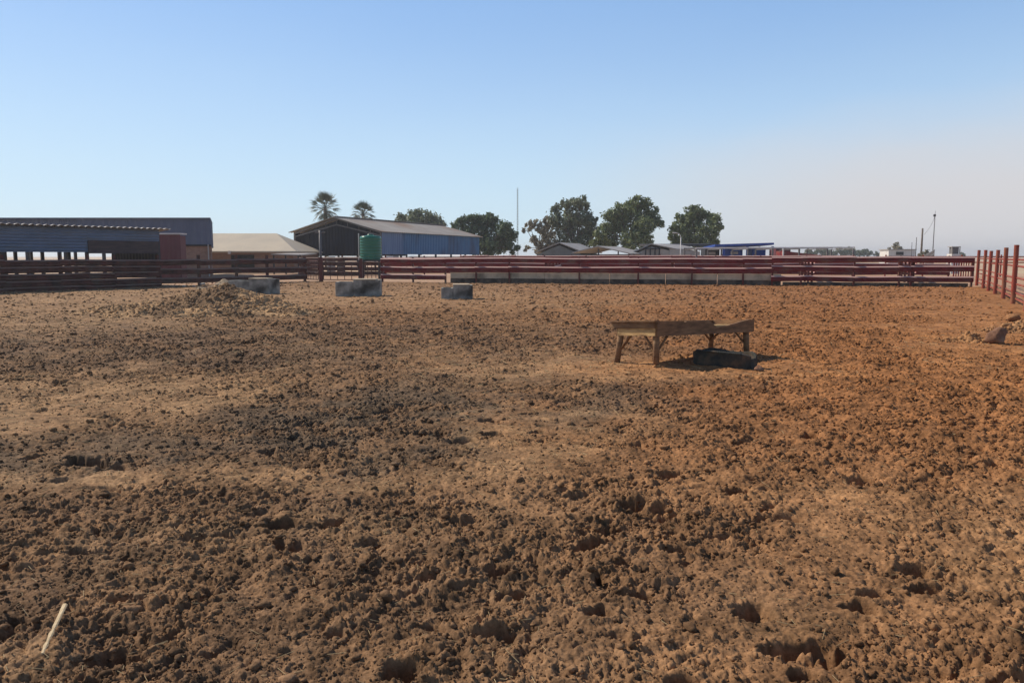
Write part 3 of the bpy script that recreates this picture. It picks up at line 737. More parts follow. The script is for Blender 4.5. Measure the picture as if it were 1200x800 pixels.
# ------------------------------------------------------------------ fences
WP = [(0.0, 0.155), (-0.010, 0.145), (-0.078, 0.086), (-0.085, 0.050), (-0.052, 0.014), (-0.052, -0.014), (-0.085, -0.050), (-0.082, -0.100), (-0.012, -0.135), (0, -0.155),
      (0.012, -0.150), (-0.004, -0.128), (-0.070, -0.092), (-0.072, -0.056), (-0.040, -0.016), (-0.040, 0.016), (-0.072, 0.056), (-0.066, 0.078), (-0.004, 0.132), (0.012, 0.150)]
WP = [(-n_, z_) for n_, z_ in WP]      # bulge to the right of the run direction
def fence_at(us, line):                # post positions along a line given picture columns
    (xa, ya), (xb, yb) = line; out = []
    for u in us:
        k = (u - 600) / F * cs
        # xa + t(xb-xa) = k (ya + t (yb-ya)) + k*sn/cs*1.6 (near-horizon)
        c0 = k * (EYE * 0.5 * sn / cs)
        t = (k * ya + c0 - xa) / ((xb - xa) - k * (yb - ya)); out.append((xa + t * (xb - xa), ya + t * (yb - ya)))
    return out
def guard_fence(name, label, pts, tops, mr, mp, hpost=1.58, pw=0.12, skip=(), flip=1, jitter=0.03, group=None, round_=False):
    """pts left to right; rails face the camera side (right-hand side of the run)"""
    root = thing(name, label, 'fence', (*pts[0], 0), group)
    for i, p in enumerate(pts):
        m_ = MB(); d = Vector(pts[min(i + 1, len(pts) - 1)]) - Vector(pts[max(i - 1, 0)]); a = math.atan2(d.y, d.x)
        hp = hpost if not hasattr(hpost, '__len__') else hpost[i]
        if round_: m_.cyl((p[0], p[1], -0.2), (p[0], p[1], hp), pw / 2, pw / 2, 12)
        else: m_.box(p[0], p[1], hp / 2 - 0.1, pw * 0.75, pw, hp + 0.2, a)
        m_.build('post', mp, root, smooth=False)
    for i in range(len(pts) - 1):
        a, b = Vector((*pts[i], 0)), Vector((*pts[i + 1], 0)); d = (b - a).normalized(); r = Vector((d.y, -d.x, 0)) * (0.075 * flip)
        for k, zt in enumerate(tops if not callable(tops) else tops(i)):
            if (i, k) in skip: continue
            m_ = MB(); j0, j1 = random.uniform(-jitter, jitter), random.uniform(-jitter, jitter)
            A = a + r + Vector((0, 0, zt - 0.155 + j0)) - d * 0.06; B = b + r + Vector((0, 0, zt - 0.155 + j1)) + d * 0.06
            if flip < 0: A, B = B, A
            A += r.normalized() * (0.012 * (i % 2)); B += r.normalized() * (0.012 * (i % 2))
            m_.sweep(A, B, WP)
            m_.build('rail', mr, root)
    return root
BL = ((-8.0, 48.0), (24.6, 40.5))
us = [448, 484, 522, 558, 597, 679, 748, 811, 871, 905, 939, 1001, 1054, 1068, 1139]
main_pts = fence_at(us, BL)
def main_tops(i): 
    u = us[i]
    if u < 522: return (1.48, 0.97, 0.50)
    if u < 905: return (1.50, 0.98)
    return (1.57, 1.07, 0.53)
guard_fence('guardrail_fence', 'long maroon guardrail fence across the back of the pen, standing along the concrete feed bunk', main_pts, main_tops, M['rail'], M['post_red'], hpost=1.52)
# concrete bunk: separate cast segments
bw = Vector((BL[1][0] - BL[0][0], BL[1][1] - BL[0][1], 0)).normalized(); bnr = Vector((bw.y, -bw.x, 0))
segs = [527, 562, 596, 638, 679, 714, 748, 780, 811, 841, 871, 916]
sp = fence_at(segs, BL)
bk = thing('feed_bunk', 'pale concrete feed bunk wall with stained foot under the maroon guardrail fence', 'feed bunk', (*sp[0], 0))
for i in range(len(sp) - 1):
    a = Vector((*sp[i], 0)); b = Vector((*sp[i + 1], 0))
    m_ = MB(); hz = 0.60 + random.uniform(-0.012, 0.012)
    o1 = bnr * -0.16
    m_.beam(a + bw * 0.012 + o1 + Vector((0, 0, 0.43)), b - bw * 0.012 + o1 + Vector((0, 0, 0.43)), 0.14, hz - 0.26)
    m_.build('wall_panel', M['concrete_bunk'], bk, bevel=0.012)
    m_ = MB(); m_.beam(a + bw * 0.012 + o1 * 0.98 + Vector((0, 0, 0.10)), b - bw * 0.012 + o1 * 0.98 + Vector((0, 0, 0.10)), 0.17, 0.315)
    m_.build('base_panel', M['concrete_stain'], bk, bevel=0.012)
# low concrete kerb under the right-hand part of the fence
kp = fence_at([918, 975, 1030, 1085, 1136], BL)
kb = thing('concrete_kerb', 'low grey concrete kerb under the right part of the maroon guardrail fence', 'kerb', (*kp[0], 0))
for i in range(len(kp) - 1):
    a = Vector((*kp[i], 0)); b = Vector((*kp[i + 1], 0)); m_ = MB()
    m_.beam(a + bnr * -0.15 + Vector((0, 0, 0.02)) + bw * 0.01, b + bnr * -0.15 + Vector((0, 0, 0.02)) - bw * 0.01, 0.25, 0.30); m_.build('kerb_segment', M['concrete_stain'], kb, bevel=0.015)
# banked dirt under it is part of the ground

# left brown fence
LL = ((-13.3, 49.6), (-22.9, 34.5))
usl = [-70, -20, 3, 71, 103, 134, 185, 233, 277, 313, 357]
lp = fence_at(usl, LL)
def left_tops(i): return (1.44, 1.12, 0.80, 0.48, 0.19) if usl[i] < 185 else (1.42, 0.92, 0.45)
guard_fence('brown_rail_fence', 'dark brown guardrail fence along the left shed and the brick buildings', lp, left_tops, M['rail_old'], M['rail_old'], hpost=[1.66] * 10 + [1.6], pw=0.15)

# gate area between the two fences
gp0 = Vector((*lp[-1], 0)); tall = Vector((X(376, 48.6), 48.6, 0)); g1 = Vector((X(423, 48.3), 48.3, 0)); ms = Vector((*main_pts[0], 0))
m_ = MB(); m_.cyl(tall + Vector((0, 0, -0.2)), tall + Vector((0, 0, 3.2)), 0.075, 0.07, 10)
gt = thing('tall_gate_post', 'tall rusty pipe post with a short cross arm in front of the barn gable', 'post', tall)
m_.build('pole', M['steel'], gt, smooth=True)
m_ = MB(); m_.cyl(tall + Vector((-0.32, 0, 3.06)), tall + Vector((0.32, 0, 3.06)), 0.045, 0.045, 8); m_.build('cross_arm', M['steel'], gt)
m_ = MB(); m_.box(tall.x, tall.y, 0.72, 0.22, 0.22, 1.6); m_.build('sleeve', M['post_red'], gt)
def pipe_gate(name, label, a, b, h, zs, nv, m1, lift=0.12, r=0.028, group=None):
    root = thing(name, label, 'gate', a, group)
    fr = MB(); A, B = a + Vector((0, 0, lift)), b + Vector((0, 0, lift)); T = Vector((0, 0, h - lift))
    for p_, q_ in ((A, B), (A + T, B + T), (A, A + T), (B, B + T)): fr.cyl(p_, q_, r, r, 8)
    fr.build('frame', m1, root)
    for z in zs:
        m_ = MB(); m_.cyl(A + Vector((0, 0, z - lift)), B + Vector((0, 0, z - lift)), r * 0.75, r * 0.75, 6); m_.build('rail', m1, root)
    for k in range(nv):
        t = (k + 1) / (nv + 1); p_ = A + (B - A) * t; m_ = MB(); m_.cyl(p_, p_ + T, r * 0.75, r * 0.75, 6); m_.build('bar', m1, root)
    return root
d_ = Vector((0.15, 0, 0))
pipe_gate('pipe_gate', 'narrow barred gate left of the tall pipe post', gp0 + d_, tall - d_ * 1.2, 1.30, (0.35, 0.55, 0.8, 1.05), 6, M['post_red'], group='pipe gates by the barn')
pipe_gate('pipe_gate', 'wide barred gate right of the tall pipe post, below the barn gable', tall + d_, g1 - d_, 1.22, (0.38, 0.6, 0.82, 1.02), 4, M['rail_old'], group='pipe gates by the barn')
pipe_gate('pipe_gate', 'short barred gate under the green water tank', g1 + d_, ms - d_, 1.2, (0.35, 0.6, 0.9), 3, M['rail_old'], group='pipe gates by the barn')
m_ = MB(); m_.box(g1.x, g1.y, 0.65, 0.18, 0.18, 1.6); tag(m_.build('gate_post', M['post_red']), 'squat dark red post between the two gates left of the green tank', 'post')
# picket gate in the right corner
a = Vector((X(1118, 43.5), 43.5, 0)); b = Vector((X(1141, 42.6), 42.6, 0))
pipe_gate('picket_gate', 'maroon gate of close upright bars behind the right end of the guardrail fence', a, b, 1.5, (), 7, M['rail'], lift=0.25, r=0.04)

# right fence of round posts and pipes
rp = [(16.9 - 1.72 * k, 25.9 - 3.25 * k) for k in (3, 2, 1)] + [(16.9, 25.9), (18.8, 29.4), (20.8, 33.1), (22.3, 36.0), (23.7, 38.7), (25.3, 41.9)]
rf = thing('post_and_pipe_fence', 'rust red fence of round posts and thin pipe rails down the right side', 'fence', (*rp[-1], 0))
hts = [2.0, 2.0, 2.0, 1.97, 1.92, 1.86, 1.84, 1.90, 1.92]
for p, h_ in zip(rp, hts):
    m_ = MB(); m_.cyl((p[0], p[1], -0.2), (p[0] + random.uniform(-.02, .02), p[1], h_), 0.078, 0.075, 14); m_.build('post', M['post_orange'], rf, smooth=False)
for i in range(len(rp) - 1):
    for z in (1.47, 1.26, 0.86, 0.66, 0.36, 0.17):
        m_ = MB(); m_.cyl((rp[i][0] + 0.075, rp[i][1], z + random.uniform(-.015, .015)), (rp[i + 1][0] + 0.075, rp[i + 1][1], z + random.uniform(-.015, .015)), 0.033, 0.033, 8); m_.build('rail', M['post_orange'], rf, smooth=True)

# pens behind
def run(xa, ya, xb, yb, n): return [(xa + (xb - xa) * i / n, ya + (yb - ya) * i / n) for i in range(n + 1)]
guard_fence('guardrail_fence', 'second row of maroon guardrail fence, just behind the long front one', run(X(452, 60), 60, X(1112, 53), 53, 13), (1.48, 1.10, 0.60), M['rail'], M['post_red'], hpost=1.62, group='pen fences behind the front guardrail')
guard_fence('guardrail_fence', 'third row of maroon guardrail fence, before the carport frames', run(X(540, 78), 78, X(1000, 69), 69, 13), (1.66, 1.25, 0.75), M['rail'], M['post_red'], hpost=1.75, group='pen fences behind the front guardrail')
for k, (ux, ub, lb) in enumerate(((640, 655, 'cross fence behind the feed bunk below the grey gabled house'), (790, 786, 'cross fence behind the feed bunk below the white street lamp'), (955, 935, 'cross fence behind the guardrail near the maroon ramp'), (1075, 1050, 'cross fence behind the guardrail below the utility poles'))):
    ya = fence_at([ux], BL)[0]; yb_ = 59.6 - (ub - 452) / 660 * 7
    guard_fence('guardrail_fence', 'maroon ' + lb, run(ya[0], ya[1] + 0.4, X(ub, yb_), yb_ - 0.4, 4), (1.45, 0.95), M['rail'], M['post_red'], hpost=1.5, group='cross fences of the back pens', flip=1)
# third bunk-like long low slab, far paddock fence on the right
far = [(X(1196, 64) + 4 - 6 * 0, 64)] 
pf = thing('paddock_fence', 'thin far paddock fence seen beyond the right-hand post fence', 'fence', (30, 62, 0))
fp = run(30, 62, 62, 54, 12)
for p in fp:
    m_ = MB(); m_.cyl((p[0], p[1], -0.2), (p[0], p[1], 1.7), 0.06, 0.06, 8); m_.build('post', M['post_orange'], pf)
for i in range(12):
    for z in (1.55, 1.1):
        m_ = MB(); m_.cyl((*fp[i], z), (*fp[i + 1], z), 0.05, 0.05, 6); m_.build('rail', M['post_orange'], pf)

# ------------------------------------------------------------------ left shed
lv = Vector((LL[0][0] - LL[1][0], LL[0][1] - LL[1][1], 0)).normalized(); ln_ = Vector((-lv.y, lv.x, 0))   # ln_ points away from the pen
SE = Vector((X(188, 42.6), 42.6, 0))
Llen = 26.0; S0 = SE - lv * Llen
sh = thing('cattle_shed', 'long open cattle shed with blue-grey corrugated cladding behind the brown fence', 'shed', SE)
def uline(u):     # distance back along the shed front from its right corner for picture column u
    k = (u - 600) / F * cs; t = (k * SE.y - SE.x + k * 0.15) / (k * -lv.y + lv.x) ; return -t * -1
def dist(u):
    best = 0; bd = 1e9
    for i in range(0, 521):
        t = i * 0.05; p = SE - lv * t; uu, _ = proj(p.x, p.y, 2.2)
        if abs(uu - u) < bd: bd = abs(uu - u); best = t
    return best
d103 = dist(103)
zt0, zt1 = 3.02, 3.13
# horizontal corrugations: waves run up the wall
m_ = MB(); m_.corr(SE - lv * Llen + Vector((0, 0, 1.79)), (0, 0, 1), lv, 1.24, Llen - d103, 0.15, 0.02); m_.build('cladding', M['blue_grey'], sh)
m_ = MB(); m_.corr(SE - lv * d103 + Vector((0, 0, 2.40)), (0, 0, 1), lv, 0.63, d103, 0.15, 0.02); m_.build('cladding', M['blue_grey'], sh)
m_ = MB(); m_.beam(SE - lv * d103 + ln_ * -0.05 + Vector((0, 0, 2.06)), SE - lv * 0.1 + ln_ * -0.05 + Vector((0, 0, 2.06)), 0.05, 0.66); m_.build('board_panel', M['brown_board'], sh)
# roof, slightly higher towards the left, corrugation ends catch the sun
m_ = MB(); up = Vector((0, 0, 1)); slope = (ln_ * 9.0 + up * -0.9)
a = SE + lv * 0.5 - ln_ * 0.35 + up * 3.07
m_.corr(a, -lv, slope, Llen + 0.5, slope.length, 0.33, 0.035, 0.03); m_.build('roof', M['zinc'], sh)
for u in (188, 134, 103, 71, 3, -60):
    t = dist(u)
    for dpt in (0.12, 4.5, 8.6):
        p = SE - lv * t + ln_ * dpt; m_ = MB(); m_.box(p.x, p.y, 1.4 - dpt * 0.045, 0.14, 0.14, 3.0 - dpt * 0.08, math.atan2(lv.y, lv.x)); m_.build('post', M['steel_dark'], sh)
for dpt in (4.5, 8.6):
    m_ = MB(); A = S0 + ln_ * dpt + up * (2.9 - dpt * 0.1); B = SE + ln_ * dpt + up * (2.9 - dpt * 0.1); m_.beam(A, B, 0.1, 0.15); m_.build('beam', M['steel_dark'], sh)
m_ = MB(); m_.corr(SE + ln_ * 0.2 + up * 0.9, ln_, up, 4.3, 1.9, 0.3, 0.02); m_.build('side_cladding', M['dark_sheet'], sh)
# maroon steel store next to it
p0 = Vector((X(187, 50), 50, 0)); p1 = Vector((X(212.5, 50), 50.0, 0))
ms_ = thing('maroon_store', 'narrow maroon sheeted store with white roof edge at the right end of the cattle shed', 'shed', p0)
m_ = MB(); m_.corr(p0, (1, 0, 0), (0, 0, 1), (p1 - p0).length, 2.98, 0.3, 0.015); m_.build('front_wall', M['maroon_wall'], ms_)
m_ = MB(); m_.box((p0.x + p1.x) / 2, 50.45, 1.45, (p1 - p0).length - 0.02, 0.8, 2.9); m_.build('body', M['maroon_wall'], ms_)
m_ = MB(); m_.box((p0.x + p1.x) / 2, 50.4, 3.03, (p1 - p0).length + 0.1, 1.1, 0.08); m_.build('roof', M['steel_white'], ms_)

# big dark shed on brick
D = 60
bs = thing('slate_shed', 'tall dark slate-blue sheeted shed on a brick base at the far left', 'shed', (X(247, D), D, 0))
xr = X(247, D, 4); xl = X(-90, D, 4); zt = Z(257, D); zb = Z(288, D); bx_, by_ = -0.375 * 9, 9
m_ = MB(); m_.corr((X(90, D, 4), D, zb), (1, 0, 0), (0, 0, 1), xr - X(90, D, 4), zt - zb, 0.5, 0.03); m_.build('wall_sheeting', M['dark_grey'], bs)
m_ = MB(); m_.corr((xl, D + 0.1, zb), (1, 0, 0), (0, 0, 1), X(90, D, 4) - xl, Z(255.7, D) - zb, 0.5, 0.03); m_.build('wall_sheeting', M['dark_grey'], bs)
m_ = MB(); m_.corr((xr, D, zb - 0.1), (bx_, by_, 0), (0, 0, 1), 9.7, zt - zb + 0.05, 0.5, 0.03); m_.build('end_wall', M['dark_grey'], bs)
def para(xa, xb, z0, z1, o=0.05):
    m_ = MB(); P = [(xa, D + o), (xb, D + o), (xb + bx_, D + by_), (xa + bx_, D + by_)]
    m_.hexa([(p[0], p[1], z0) for p in P] + [(p[0], p[1], z1) for p in P]); return m_
para(xl, xr + 0.05, zt + 0.02, zt + 0.12, -0.15).build('roof', M['dark_grey'], bs)
para(X(193, D), xr - 0.1, -0.1, zb, 0.08).build('brick_base', M['brick'], bs)
m_ = MB(); m_.box((xl + xr) / 2, D - 0.06, zb + 0.03, xr - xl, 0.06, 0.12); m_.build('flashing', M['dark_inside'], bs)
m_ = MB(); m_.cyl((X(246, D), D - 0.2, 0), (X(246, D), D - 0.2, zb + 0.1), 0.05, 0.05, 8); m_.build('downpipe', M['zinc_pale'], bs)
for u in (160, 120, 75, 30, -20, -70):
    m_ = MB(); m_.box(X(u, D), D + 0.3, zb / 2, 0.2, 0.2, zb); m_.build('post', M['steel_dark'], bs)

# brick house with tan hip roof
D = 74; xa = X(215, D, 2); xb = X(346, D, 2); ze = Z(294.3, D); zr = Z(273.5, D + 5)
bh = thing('brick_house', 'low brick house with a broad tan hipped roof between the slate shed and the barn', 'house', ((xa + xb) / 2, D, 0))
m_ = MB(); m_.box((xa + xb) / 2, D + 5.1, ze / 2 - 0.05, xb - xa - 0.6, 9.4, ze); m_.build('wall', M['brick'], bh)
m_ = MB(); ea, eb = X(212, D, 2), xb + 0.1; yf, yb2 = D - 0.1, D + 10.4; ym = D + 5
rl = X(225, D + 5, 4); rr_ = X(324, D + 5, 4)
A, B_, C_, D_ = (ea, yf, ze), (eb, yf, ze), (eb, yb2, ze), (ea, yb2, ze); E_, F_ = (rl, ym, zr), (rr_, ym, zr)
m_.add([A, B_, C_, D_, E_, F_, (ea, yf, ze - .14), (eb, yf, ze - .14), (eb, yb2, ze - .14), (ea, yb2, ze - .14)],
       [(0, 1, 5, 4), (1, 2, 5), (2, 3, 4, 5), (3, 0, 4), (0, 6, 7, 1), (1, 7, 8, 2), (2, 8, 9, 3), (3, 9, 6, 0), (6, 9, 8, 7)])
m_.build('roof', M['tan_roof'], bh)
m_ = MB(); m_.box(X(270, D), D - 0.2, Z(294, D) - 0.15, 0.22, 0.2, 0.3); m_.build('wall_lamp', M['steel_white'], bh)
m_ = MB(); m_.box(X(234, D), D + 0.0, Z(300, D) - 0.1, 1.6, 0.12, 1.0); m_.build('window', M['steel_white'], bh)
m_ = MB(); m_.box(X(283, D), D + 0.37, Z(306, D), 2.2, 0.1, 1.2); m_.build('window', M['dark_inside'], bh)
m_ = MB(); xq0, xq1 = X(318, 68), X(352, 68); m_.slab([(xq0, 68, Z(297.3, 68)), (xq1, 68, Z(298.3, 68)), (xq1, 73.8, Z(296.4, 70)), (xq0, 73.8, Z(296.4, 70))], 0.1); m_.build('lean_to_roof', M['zinc_pale'], bh)
for u in (321, 335, 350):
    m_ = MB(); m_.box(X(u, 68.3), 68.3, 0.85, 0.12, 0.12, 1.7); m_.build('lean_to_post', M['steel_dark'], bh)

# ------------------------------------------------------------------ barn
A = Vector((-13.6, 81, 0)); Bv = Vector((-4.4, 103.5, 0)); C = Vector((-24.0, 85.3, 0))
ld = (Bv - A).normalized(); wd_ = (C - A).normalized(); LEN = (Bv - A).length; WID = (C - A).length
barn = thing('barn', 'big open-fronted barn with blue sheeted side wall and rusty pitched roof', 'barn', (A + C) / 2)
ze = 4.15; zr = 5.68; zb = 1.78
def BP(a, w, z): p = A + ld * a + wd_ * w; return Vector((p.x, p.y, z))
m_ = MB(); m_.corr(BP(0, 0, zb), ld, (0, 0, 1), 4.2, ze - zb, 0.4, 0.025); m_.build('side_cladding', M['blue_pale'], barn)
m_ = MB(); m_.corr(BP(4.2, 0, zb), ld, (0, 0, 1), LEN - 4.2, ze - zb, 0.4, 0.025); m_.build('side_cladding', M['blue_wall'], barn)
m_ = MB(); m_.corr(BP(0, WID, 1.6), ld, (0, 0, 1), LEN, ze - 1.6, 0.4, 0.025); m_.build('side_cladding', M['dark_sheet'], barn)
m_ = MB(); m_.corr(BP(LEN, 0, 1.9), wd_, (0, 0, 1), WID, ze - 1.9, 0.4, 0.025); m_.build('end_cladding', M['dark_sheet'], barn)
ov = 0.35
for sgn in (0, 1):
    w0 = -ov if sgn == 0 else WID + ov; zo = ze + 0.04 - ov * (zr - ze) / (WID / 2)
    p0 = BP(-0.5, w0, zo + 0.05); sl = BP(-0.5, WID / 2, zr + 0.05) - p0
    m_ = MB(); m_.corr(p0, ld, sl, LEN + 1.0, sl.length, 0.45, 0.03, 0.05); m_.build('roof_sheet', M['zinc'], barn)
m_ = MB(); m_.beam(BP(-0.55, WID / 2, zr + 0.14), BP(LEN + 0.55, WID / 2, zr + 0.14), 0.5, 0.05); m_.build('ridge_cap', M['zinc'], barn)
nt_ = 6
for k in range(nt_ + 1):
    a = LEN * k / nt_
    m_ = MB()
    zi = 0.0 if k == 0 else 0.0
    m_.beam(BP(a, 0.05, ze - 0.1), BP(a, WID / 2, zr - 0.1), 0.12, 0.16); m_.beam(BP(a, WID - 0.05, ze - 0.1), BP(a, WID / 2, zr - 0.1), 0.12, 0.16)
    m_.beam(BP(a, 0.05, ze - 0.45), BP(a, WID / 2, zr - 0.75), 0.08, 0.12); m_.beam(BP(a, WID - 0.05, ze - 0.45), BP(a, WID / 2, zr - 0.75), 0.08, 0.12)
    for j in range(1, 8):
        w = WID * j / 8; f_ = 1 - abs(2 * j / 8 - 1)
        m_.beam(BP(a, w, ze - 0.42 + (zr - 0.3 - ze) * f_), BP(a, w, ze - 0.12 + (zr - ze) * f_), 0.05, 0.05)
    m_.build('truss', M['steel'] if k == 0 else M['steel_dark'], barn)
    for w in (0.0, WID):
        m_ = MB(); q_ = BP(a, w + (0.12 if w == 0 else -0.12), 0); m_.box(q_.x, q_.y, ze / 2 - 0.1, 0.18, 0.18, ze, math.atan2(ld.y, ld.x)); m_.build('post', M['steel'] if k == 0 else M['steel_dark'], barn)
# inner partition hung from trusses up to the roof; near-black paints the inner shade
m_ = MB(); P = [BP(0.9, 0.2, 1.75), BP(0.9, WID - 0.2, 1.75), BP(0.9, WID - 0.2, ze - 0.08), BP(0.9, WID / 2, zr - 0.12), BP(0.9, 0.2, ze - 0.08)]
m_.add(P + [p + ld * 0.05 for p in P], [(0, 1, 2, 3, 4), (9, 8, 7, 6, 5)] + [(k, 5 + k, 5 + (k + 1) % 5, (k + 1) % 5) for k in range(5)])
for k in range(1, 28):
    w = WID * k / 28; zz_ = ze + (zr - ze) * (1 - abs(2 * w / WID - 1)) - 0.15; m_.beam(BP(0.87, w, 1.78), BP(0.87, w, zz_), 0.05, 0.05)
m_.build('shade_partition', M['barn_shade'], barn)

# green tank on a stand
D = 56; xc = X(434.5, D, 2); rT = 0.78; zb_ = Z(304.5, D); zt_ = Z(273.8, D)
tk = thing('water_tank', 'ribbed dark green plastic water tank on a stand in front of the barn', 'water tank', (xc, D, 0))
H = zt_ - zb_ - 0.12; prof = [(rT * 0.97, 0)]
nr = 8
for i in range(nr):
    z0 = H * 0.92 * i / nr; s_ = H * 0.92 / nr
    prof += [(rT * 0.965, z0 + s_ * 0.1), (rT, z0 + s_ * 0.22), (rT, z0 + s_ * 0.72), (rT * 0.965, z0 + s_ * 0.85)]
prof += [(rT * 0.97, H * 0.93), (rT * 0.9, H * 0.96), (rT * 0.5, H * 0.985), (rT * 0.27, H * 0.99)]
m_ = MB(); m_.lathe((xc, D, zb_), prof, 36); m_.build('body', M['green_tank'], tk, smooth=True)
m_ = MB(); m_.lathe((xc, D, zb_ + H * 0.98), [(0.24, 0), (0.25, 0.05), (0.22, 0.11), (0.05, 0.13)], 20); m_.build('lid', M['green_tank'], tk, smooth=True)
m_ = MB(); m_.box(xc, D, zb_ - 0.06, 1.7, 1.7, 0.1); m_.build('platform', M['steel_dark'], tk)
for i in (-1, 1):
    for j in (-1, 1):
        m_ = MB(); m_.box(xc + i * 0.7, D + j * 0.7, zb_ / 2 - 0.1, 0.12, 0.12, zb_ + 0.05); m_.build('leg', M['steel_dark'], tk)
m_ = MB(); m_.cyl((xc - rT - 0.06, D - 0.1, 0.2), (xc - rT - 0.06, D - 0.1, zb_ + 1.9), 0.035, 0.035, 8); m_.build('pipe', M['steel_white'], tk)

# low pale shed roof seen under the barn eave
D = 118; x0, x1 = X(478, D), X(552, D)
ps = thing('low_store', 'low store with a pale roof seen under the blue wall of the barn', 'shed', (x0, D, 0))
m_ = MB(); m_.slab([(x0, D, Z(300.5, D)), (x1, D, Z(300.5, D)), (x1 - 1, D + 6, Z(297.6, D)), (x0 + 3, D + 6, Z(297.6, D))], 0.1); m_.build('roof', M['steel_white'], ps)
m_ = MB(); m_.box((x0 + x1) / 2, D + 3, 0.72, x1 - x0 - 0.4, 5.4, 1.4); m_.build('wall', M['beige_wall'], ps)

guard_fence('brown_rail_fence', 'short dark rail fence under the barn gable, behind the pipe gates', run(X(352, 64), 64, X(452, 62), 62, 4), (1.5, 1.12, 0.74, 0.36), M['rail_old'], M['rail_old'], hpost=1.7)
# clutter under the barn: drums and crates on the ground
def drum(u, d, label, m, r=0.3, h=0.9):
    x = X(u, d); m_ = MB(); m_.lathe((x, d, 0), [(r * .97, 0), (r, .03), (r, h * .32), (r * 1.04, h * .34), (r, h * .36), (r, h * .65), (r * 1.04, h * .67), (r, h * .69), (r, h - .03), (r * .97, h), (r * .9, h - .02)], 20)
    tag(m_.build('drum', m, smooth=True), label, 'drum', 'drums standing below the barn')
drum(400, 72, 'dark drum under the middle of the barn gable', M['steel_dark'], 0.35, 1.5)
drum(388, 73, 'pale grey drum standing below the left half of the barn gable', M['zinc_pale'], 0.4, 1.55)
drum(456, 74, 'white drum below the near end of the blue barn wall', M['steel_white'], 0.4, 1.6)
drum(462, 75, 'grey drum beside the white drum below the blue barn wall', M['zinc_pale'], 0.45, 1.6)

# ------------------------------------------------------------------ houses and frames at the back
def gable(name, label, ua, up_, ub, ve, vp, D, back, wallm, roofm, cat='house', open_=False, ve2=None):
    ze_ = Z(ve, D); zp = Z(vp, D); xa, xp, xb = X(ua, D, ze_), X(up_, D, zp), X(ub, D, ze_); bx, by = back
    zb2 = ze_ if ve2 is None else Z(ve2, D)
    r = thing(name, label, cat, (xp, D, 0)); bv = Vector((bx, by, 0))
    if not open_:
        m_ = MB(); P = [Vector(p) for p in ((xa + .3, D, 0), (xb - .3, D, 0), (xb - .3, D, zb2 - .1), (xp, D, zp - .12), (xa + .3, D, ze_ - .1))]
        n = 5; m_.add(P + [p + bv for p in P], [tuple(range(n)), tuple(range(n, 2 * n))[::-1]] + [(k, n + k, n + (k + 1) % n, (k + 1) % n) for k in range(n)]); m_.build('wall', wallm, r)
    else:
        for x_ in (xa + 0.3, xp, xb - 0.3):
            for k in (0.05, 0.95):
                m_ = MB(); q_ = Vector((x_, D, 0)) + bv * k; zz = ze_ if x_ != xp else zp
                m_.box(q_.x, q_.y, zz / 2 - 0.1, 0.14, 0.14, zz); m_.build('post', M['steel_dark'], r)
        m_ = MB(); q0 = Vector((xa + .3, D + 0.3, 0)) + bv * 0.9; q1 = Vector((xb - .3, D + 0.3, 0)) + bv * 0.9; m_.beam(q0 + up * 0.9, q1 + up * 0.9, 0.1, 1.8); m_.build('back_wall', wallm, r)
    o = Vector((0, -0.3, 0))
    for (x0_, z0_) in ((xa, ze_), (xb, zb2)):
        m_ = MB(); p0 = Vector((x0_, D, z0_)) + o; p1 = Vector((xp, D, zp)) + o
        pts_ = [p0, p1, p1 + bv, p0 + bv]
        if x0_ > xp: pts_ = pts_[::-1]
        m_.slab([p + up * 0.1 for p in pts_][::-1], -0.1 if False else 0.1); m_.build('roof_sheet', roofm, r)
    return r
gable('gabled_house', 'grey gabled house with a light roof slope below the tall eucalyptus', 626, 655, 684, 297.5, 286, 92, (3.2, 9), M['gable_grey'], M['zinc_pale'])
gable('open_carport', 'low open carport with a pale gabled roof right of the grey house', 670, 700, 738, 297.8, 290.3, 84, (3.5, 8), M['brown_board'], M['zinc_pale'], cat='carport', open_=True, ve2=299)
w_ = gable('beige_building', 'beige building with a shallow gable and a barred doorway behind the fences', 741, 762, 792, 297, 287.5, 88, (5, 8), M['beige_wall'], M['zinc_pale'], cat='building', ve2=293.5)
D = 88
for u in (756, 761.5, 767, 772):
    m_ = MB(); m_.box(X(u, D), D - 0.25, Z(296, D), 0.14, 0.1, 1.3); m_.build('door_bar', M['steel_dark'], w_)
m_ = MB(); m_.box(X(764, D), D - 0.25, Z(291.5, D), 1.75, 0.1, 0.12); m_.build('door_bar', M['steel_dark'], w_)
m_ = MB(); xa, xb = X(784, D), X(813, D); m_.hexa([(xa, D - .2, 0), (xb, D - .2, 0), (xb, D + 5, 0), (xa, D + 5, 0), (xa, D - .2, Z(291, D)), (xb, D - .2, Z(294.5, D)), (xb, D + 5, Z(294.5, D)), (xa, D + 5, Z(291, D))]); m_.build('annexe', M['beige_wall'], w_)
# shade-net roof
D = 98; sr = thing('shade_roof', 'thin dark shade-net roof on posts in front of the rightmost tree', 'shade roof', (X(800, D), D, 0))
m_ = MB(); xa, xb = X(758, D, 3), X(842, D, 3); m_.slab([(xa, D, Z(286.3, D)), (xb, D, Z(286.0, D)), (xb, D + 6, Z(286.0, D) + .15), (xa, D + 6, Z(286.3, D) + .15)], 0.28); m_.build('net_roof', M['steel_dark'], sr)
for u in (760, 787, 815, 840):
    m_ = MB(); m_.box(X(u, D), D + 0.2, 1.4, 0.12, 0.12, 2.8); m_.build('post', M['steel_dark'], sr)
